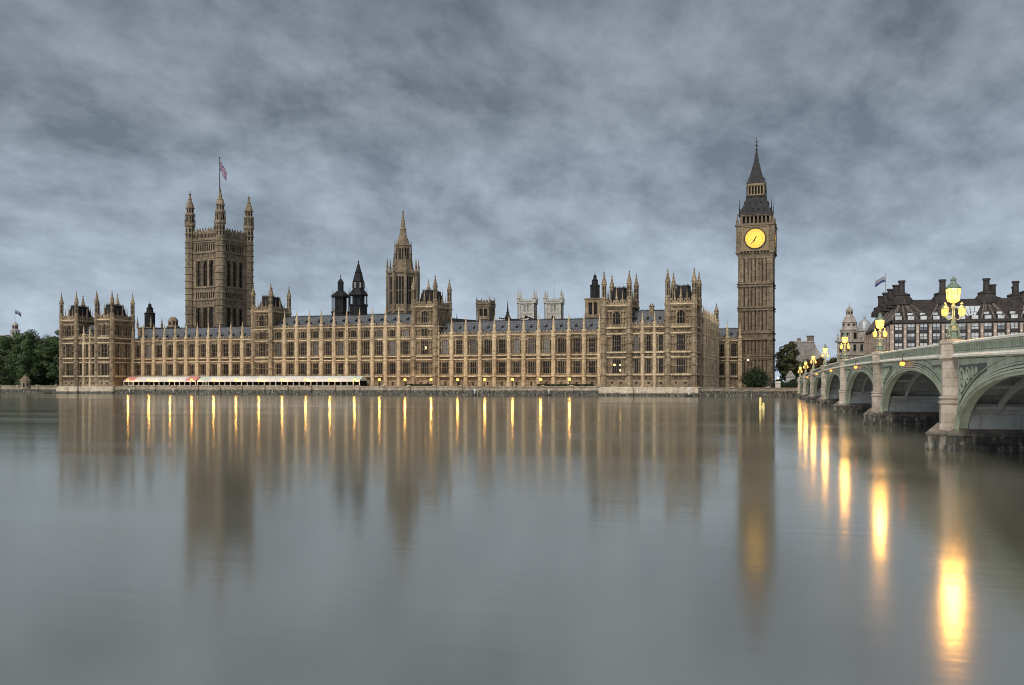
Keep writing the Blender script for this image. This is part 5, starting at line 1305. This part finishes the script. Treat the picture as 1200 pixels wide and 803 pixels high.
# ------------------------------------------------------------------ brown office building with chimneys beyond the bridge
PT_ = thing('office_building', 'dark bronze office building with tall roof chimneys and pale stone columns', 'office building', bpos(0, 0, 0), BR)
s0, s1, t0, t1 = 41.6, 99.0, 330.0, 408.0; ze, zr, rin = 24.6, 32.3, 10.5
nb = 15; bw = (s1 - s0) / nb
b = MB(); F = [(0, s1 - s0, GROUND, 8.0, .15, 1), (0, s1 - s0, ze - .6, ze, .5)]
rows = [(21.4, 23.7), (18.3, 20.7), (15.2, 17.6), (12.1, 14.5), (9.0, 11.4)]
for k in range(nb):
    for za, zb in rows: F.append((k * bw + .75, k * bw + bw - .75, za, zb, -.45))
    F.append((k * bw + .6, k * bw + bw - .6, 3.0, 7.2, -.6, 2))
b.relief((s0, t0), 0, F, 0, s1 - s0, GROUND, ze)
Ls = t1 - t0; ns_ = 20; bs = Ls / ns_; F = [(0, Ls, GROUND, 8.0, .15, 1), (0, Ls, ze - .6, ze, .5)]
for k in range(ns_):
    for za, zb in rows: F.append((k * bs + .8, k * bs + bs - .8, za, zb, -.45, 2))
b.relief((s0, t1), 3 * PI / 2, F, 0, Ls, GROUND, ze)
b.quad([(s1, t0, GROUND), (s1, t1, GROUND), (s1, t1, ze), (s1, t0, ze)]); b.quad([(s0, t1, GROUND), (s1, t1, GROUND), (s1, t1, ze), (s0, t1, ze)])
b.build('wall', ['bronze', 'pink_stone', 'mod_glass'], PT_)
# columns and windows of the river side
cm = MB(); cm.box(-.42, .42, -.75, .02, GROUND, ze - 1.6); cm.box(-.5, .5, -.85, .02, ze - 1.6, ze - 1.2)
for z in (20.95, 17.85, 14.75, 11.65): cm.lathe([(.22, -.03), (.22, .03)], 10, 0, 0, mi=1); base = len(cm.v) - 20; cm.v[base:] = [(x, -.77 + zz * .5 - .02, y + z) for x, y, zz in cm.v[base:]]
cme = cm.mesh('column', ['pink_stone', 'cream'])
for k in range(nb + 1): link('column', cme, PT_, (s0 + k * bw, t0, 0))
for k in range(0, ns_ + 1): link('column', cme, PT_, (s0, t0 + (k + .0) * bs, 0), -PI / 2) if k % 2 == 0 else None
wm = {}
rw = random.Random(3)
for v in range(3):
    f = MB(); w = bw - 1.5; hh = 2.3
    f.box(-w / 2, w / 2, .02, .3, 0, .12); f.box(-w / 2, w / 2, .02, .3, hh - .1, hh); f.box(-w / 2, -w / 2 + .1, .02, .3, .12, hh - .1); f.box(w / 2 - .1, w / 2, .02, .3, .12, hh - .1); f.box(-.05, .05, .06, .3, .12, hh - .1); f.box(-w / 2 + .1, -.05, .08, .3, 1.05, 1.13); f.box(.05, w / 2 - .1, .08, .3, 1.05, 1.13)
    g = MB(); g.box(-w / 2 + .05, w / 2 - .05, .30, .34, .05, hh - .05); bl = MB(); bl.box(-w / 2 + .1, w / 2 - .1, .262, .296, (.35, .95, 1.35)[v], hh - .1)
    wm[v] = (f.mesh('window', ['bronze']), g.mesh('glass', ['mod_glass']), bl.mesh('pale_pane', ['pale_pane']))
for k in range(nb):
    for j, (za, zb) in enumerate(rows[:4]):
        v = rw.choice((0, 0, 1, 1, 1, 2)); w_ = link('window', wm[v][0], PT_, (s0 + (k + .5) * bw, t0, za + .03)); link('glass', wm[v][1], w_); link('pale_pane', wm[v][2], w_)
# roof: slopes, ribs fanning from the chimney feet, skylight
rb = MB(); rb.grid_faces([[(s0 - .3, t0 - .3, ze), (s1, t0 - .3, ze), (s1, t1, ze), (s0 - .3, t1, ze)], [(s0 + 4.5, t0 + rin, zr), (s1 - 3, t0 + rin, zr), (s1 - 3, t1 - rin, zr), (s0 + 4.5, t1 - rin, zr)]])
ro = rb.build('roof', 'bronze', PT_)
cs = [45.9, 58.6, 72.0, 84.6, 96.6]
def slope_pt(s, f, lift=.1): return (s, t0 - .3 + (rin + .3) * f, ze + (zr - ze) * f + lift)
cols_ = [s0 + k * bw for k in range(nb + 1)]
for c in cs:
    fan = MB(); near = sorted([e for e in cols_ if abs(e - c) < bw * 1.9] + [e + bw / 2 for e in cols_[:-1] if abs(e + bw / 2 - c) < bw * .8])
    ends_ = [(Vector(slope_pt(e, .02 if e in cols_ else .36)), Vector(slope_pt(c + (e - c) * .15, .96))) for e in near]
    for A, B in ends_: fan.tube(A, B, .36, .24, 4)
    for (A, B), (A2, B2) in zip(ends_, ends_[1:]):
        for f in (.38, .55, .72, .88): fan.tube(A.lerp(B, f), A2.lerp(B2, f), .09, None, 4)
    fan.build('roof_rib', 'bronze_rib', PT_)
def wslope(t, f, lift=.1): return (s0 - .3 + 4.8 * f - .1, t, ze + (zr - ze) * f + lift)
for q in range(5):
    c = t0 + rin + q * 14.5; fan = MB()
    es = [(Vector(wslope(c + k * 3.6, .02)), Vector(wslope(c + k * .5, .96))) for k in (-2, -1, 0, 1, 2)]
    for A, B in es: fan.tube(A, B, .32, .24, 4)
    for (A, B), (A2, B2) in zip(es, es[1:]):
        for f in (.3, .55, .8): fan.tube(A.lerp(B, f), A2.lerp(B2, f), .09, None, 4)
    fan.build('roof_rib', 'bronze_rib', PT_)
for k in range(nb):      # attic windows: two stacked panes above the eaves
    u = s0 + (k + .5) * bw
    for z, hh, w in ((ze + .35, 1.15, .95), (ze + 2.0, .7, .8)):
        a = MB(); d = t0 - .2 + (z - ze) / (zr - ze) * rin
        a.box(u - w - .15, u + w + .15, d - .1, d + 2.2, z - .15, z + hh + .15, 1); a.box(u - w, u + w, d - .16, d - .08, z, z + hh, 0)
        a.build('attic_window', ['pale_pane', 'bronze'], PT_)
sk = MB()
p = [slope_pt(63.6, .18, .2), slope_pt(67.0, .18, .2), slope_pt(69.4, .62, .2), slope_pt(61.2, .62, .2)]; sk.grid_faces([p, [(x, y + .1, z - .3) for x, y, z in p]])
for k in range(1, 5): 
    f = k / 5; sk.tube(Vector(p[0]).lerp(Vector(p[1]), f), Vector(p[3]).lerp(Vector(p[2]), f), .1, None, 4, 1)
sk.build('skylight', ['skylight', 'bronze'], PT_)
cm = MB(); cm.lathe([(3.6, 30.6), (3.5, 32.3), (2.5, 33.6), (2.7, 33.8), (2.7, 34.2), (1.5, 34.6), (1.05, 34.9)], 12)
cm.lathe([(1.0, 34.6), (.95, 38.2), (1.2, 38.3), (1.2, 38.9), (.9, 38.9), (.9, 38.6)], 12, mi=1)
cme = cm.mesh('chimney', ['bronze', 'bronze'])
for c in cs: link('chimney', cme, PT_, (c, t0 + rin, 0))
for k in range(1, 5): link('chimney', cme, PT_, (45.9, t0 + rin + k * 14.5, 0))
for c, tt in ((78.6, 362), (83.5, 352), (88, 372)): link('chimney', cme, PT_, (c, tt, 0))
# courtyard pole and flag
T = thing('flagpole', 'thin flagpole standing behind the chimneys of the brown office building', 'flagpole', bpos(47.5, 396, 0), BR)
b = MB(); b.lathe([(.16, GROUND), (.16, 47.2), (.25, 47.4), (.05, 47.7)], 6); b.build('pole', 'stone_grey', T)
x, y, _ = bpos(47.3, 396, 0); flag('flag', 'small pale grey flag blowing above the brown office building chimneys', (x, y, 46.4), 3.7, 2.2, R(165), .9, True)
tree('street_tree', 'sparse olive tree in front of the brown office building, at the frame edge', 'tree', bpos(79, 318, GROUND), 19.5, 5.6, 21, leaf='leaf_olive', nleaf=2600, size=.55, low=.3)

# ------------------------------------------------------------------ domed white building
T = thing('domed_building', 'ornate pale stone building with lantern turret and silver dome behind the bridge', 'building', (7.2, 424, 0), R(-8))
b = MB()
for r, O, L in ((0, (-5.5, -4), 14.0), (3 * PI / 2, (-5.5, 26), 30.0), (PI / 2, (8.5, -4), 30), (PI, (8.5, 26), 14.0)):
    F = [(0, L, 9.6, 10.0, .4), (0, L, 16.0, 16.4, .4), (0, L, 21.6, 22.4, .8)]; n = round(L / 2.8); st = L / n
    for k in range(n):
        for za, zb in ((5, 8.6), (11.2, 14.8), (17.6, 20.6)): F += [(k * st + .6, k * st + st - .6, za - .2, zb + .3, .15), (k * st + .85, k * st + st - .85, za, zb, -.4, 1)]
        F += [(k * st - .2, k * st + .2, 3, 21.6, .3)]
    b.relief(O, r, F, 0, L, GROUND, 22.4)
b.quad([(-5.5, -4, 22.4), (8.5, -4, 22.4), (8.5, 26, 22.4), (-5.5, 26, 22.4)])
b.build('wall', ['stone_warm', 'glass'], T)
b = MB(); b.lathe([(3.9, 22.2), (3.9, 26.4), (4.2, 26.8), (4.2, 27.3), (3.3, 27.7), (3.1, 30.0), (3.4, 30.3), (2.8, 30.8), (2.3, 32.4), (1.4, 33.6), (1.4, 35.2), (1.6, 35.4), (1.2, 36.2), (.4, 37.0), (.15, 37.3), (.05, 38.8)], 8, -1.6, 4)
for k in range(8):
    a = PI / 4 * k; ca, sa = math.cos(a), math.sin(a)
    for q, za, zb, hw in ((3.9, 23.2, 25.9, .7), (3.15, 28.2, 29.7, .5), (1.4, 33.9, 35.0, .3)):
        q = q * math.cos(PI / 8) + .05; b.quad([(-1.6 + q * ca - e * hw * sa, 4 + q * sa + e * hw * ca, z) for e, z in ((-1, za), (1, za), (1, zb), (-1, zb))], 1)
b.build('lantern_turret', ['stone_warm', 'void'], T)
b = MB(); b.lathe([(3.0, 22.2), (3.0, 26.0), (3.3, 26.2), (3.3, 26.7)], 16, 5.0, 0); b.build('drum', 'stone_warm', T)
b = MB(); b.lathe([(2.95, 26.6), (2.95, 27.4), (2.7, 28.8), (2.1, 30.2), (1.2, 31.0), (.5, 31.3), (.5, 32.2), (.3, 32.4), (.05, 33.4)], 20, 5.0, 0); b.build('dome', 'dome', T)
for k in range(4): add_pinnacle(T, -5.3 + k * 4.5, -3.8, .5, 22.3, 26.0, 'stone_warm', 'urn')
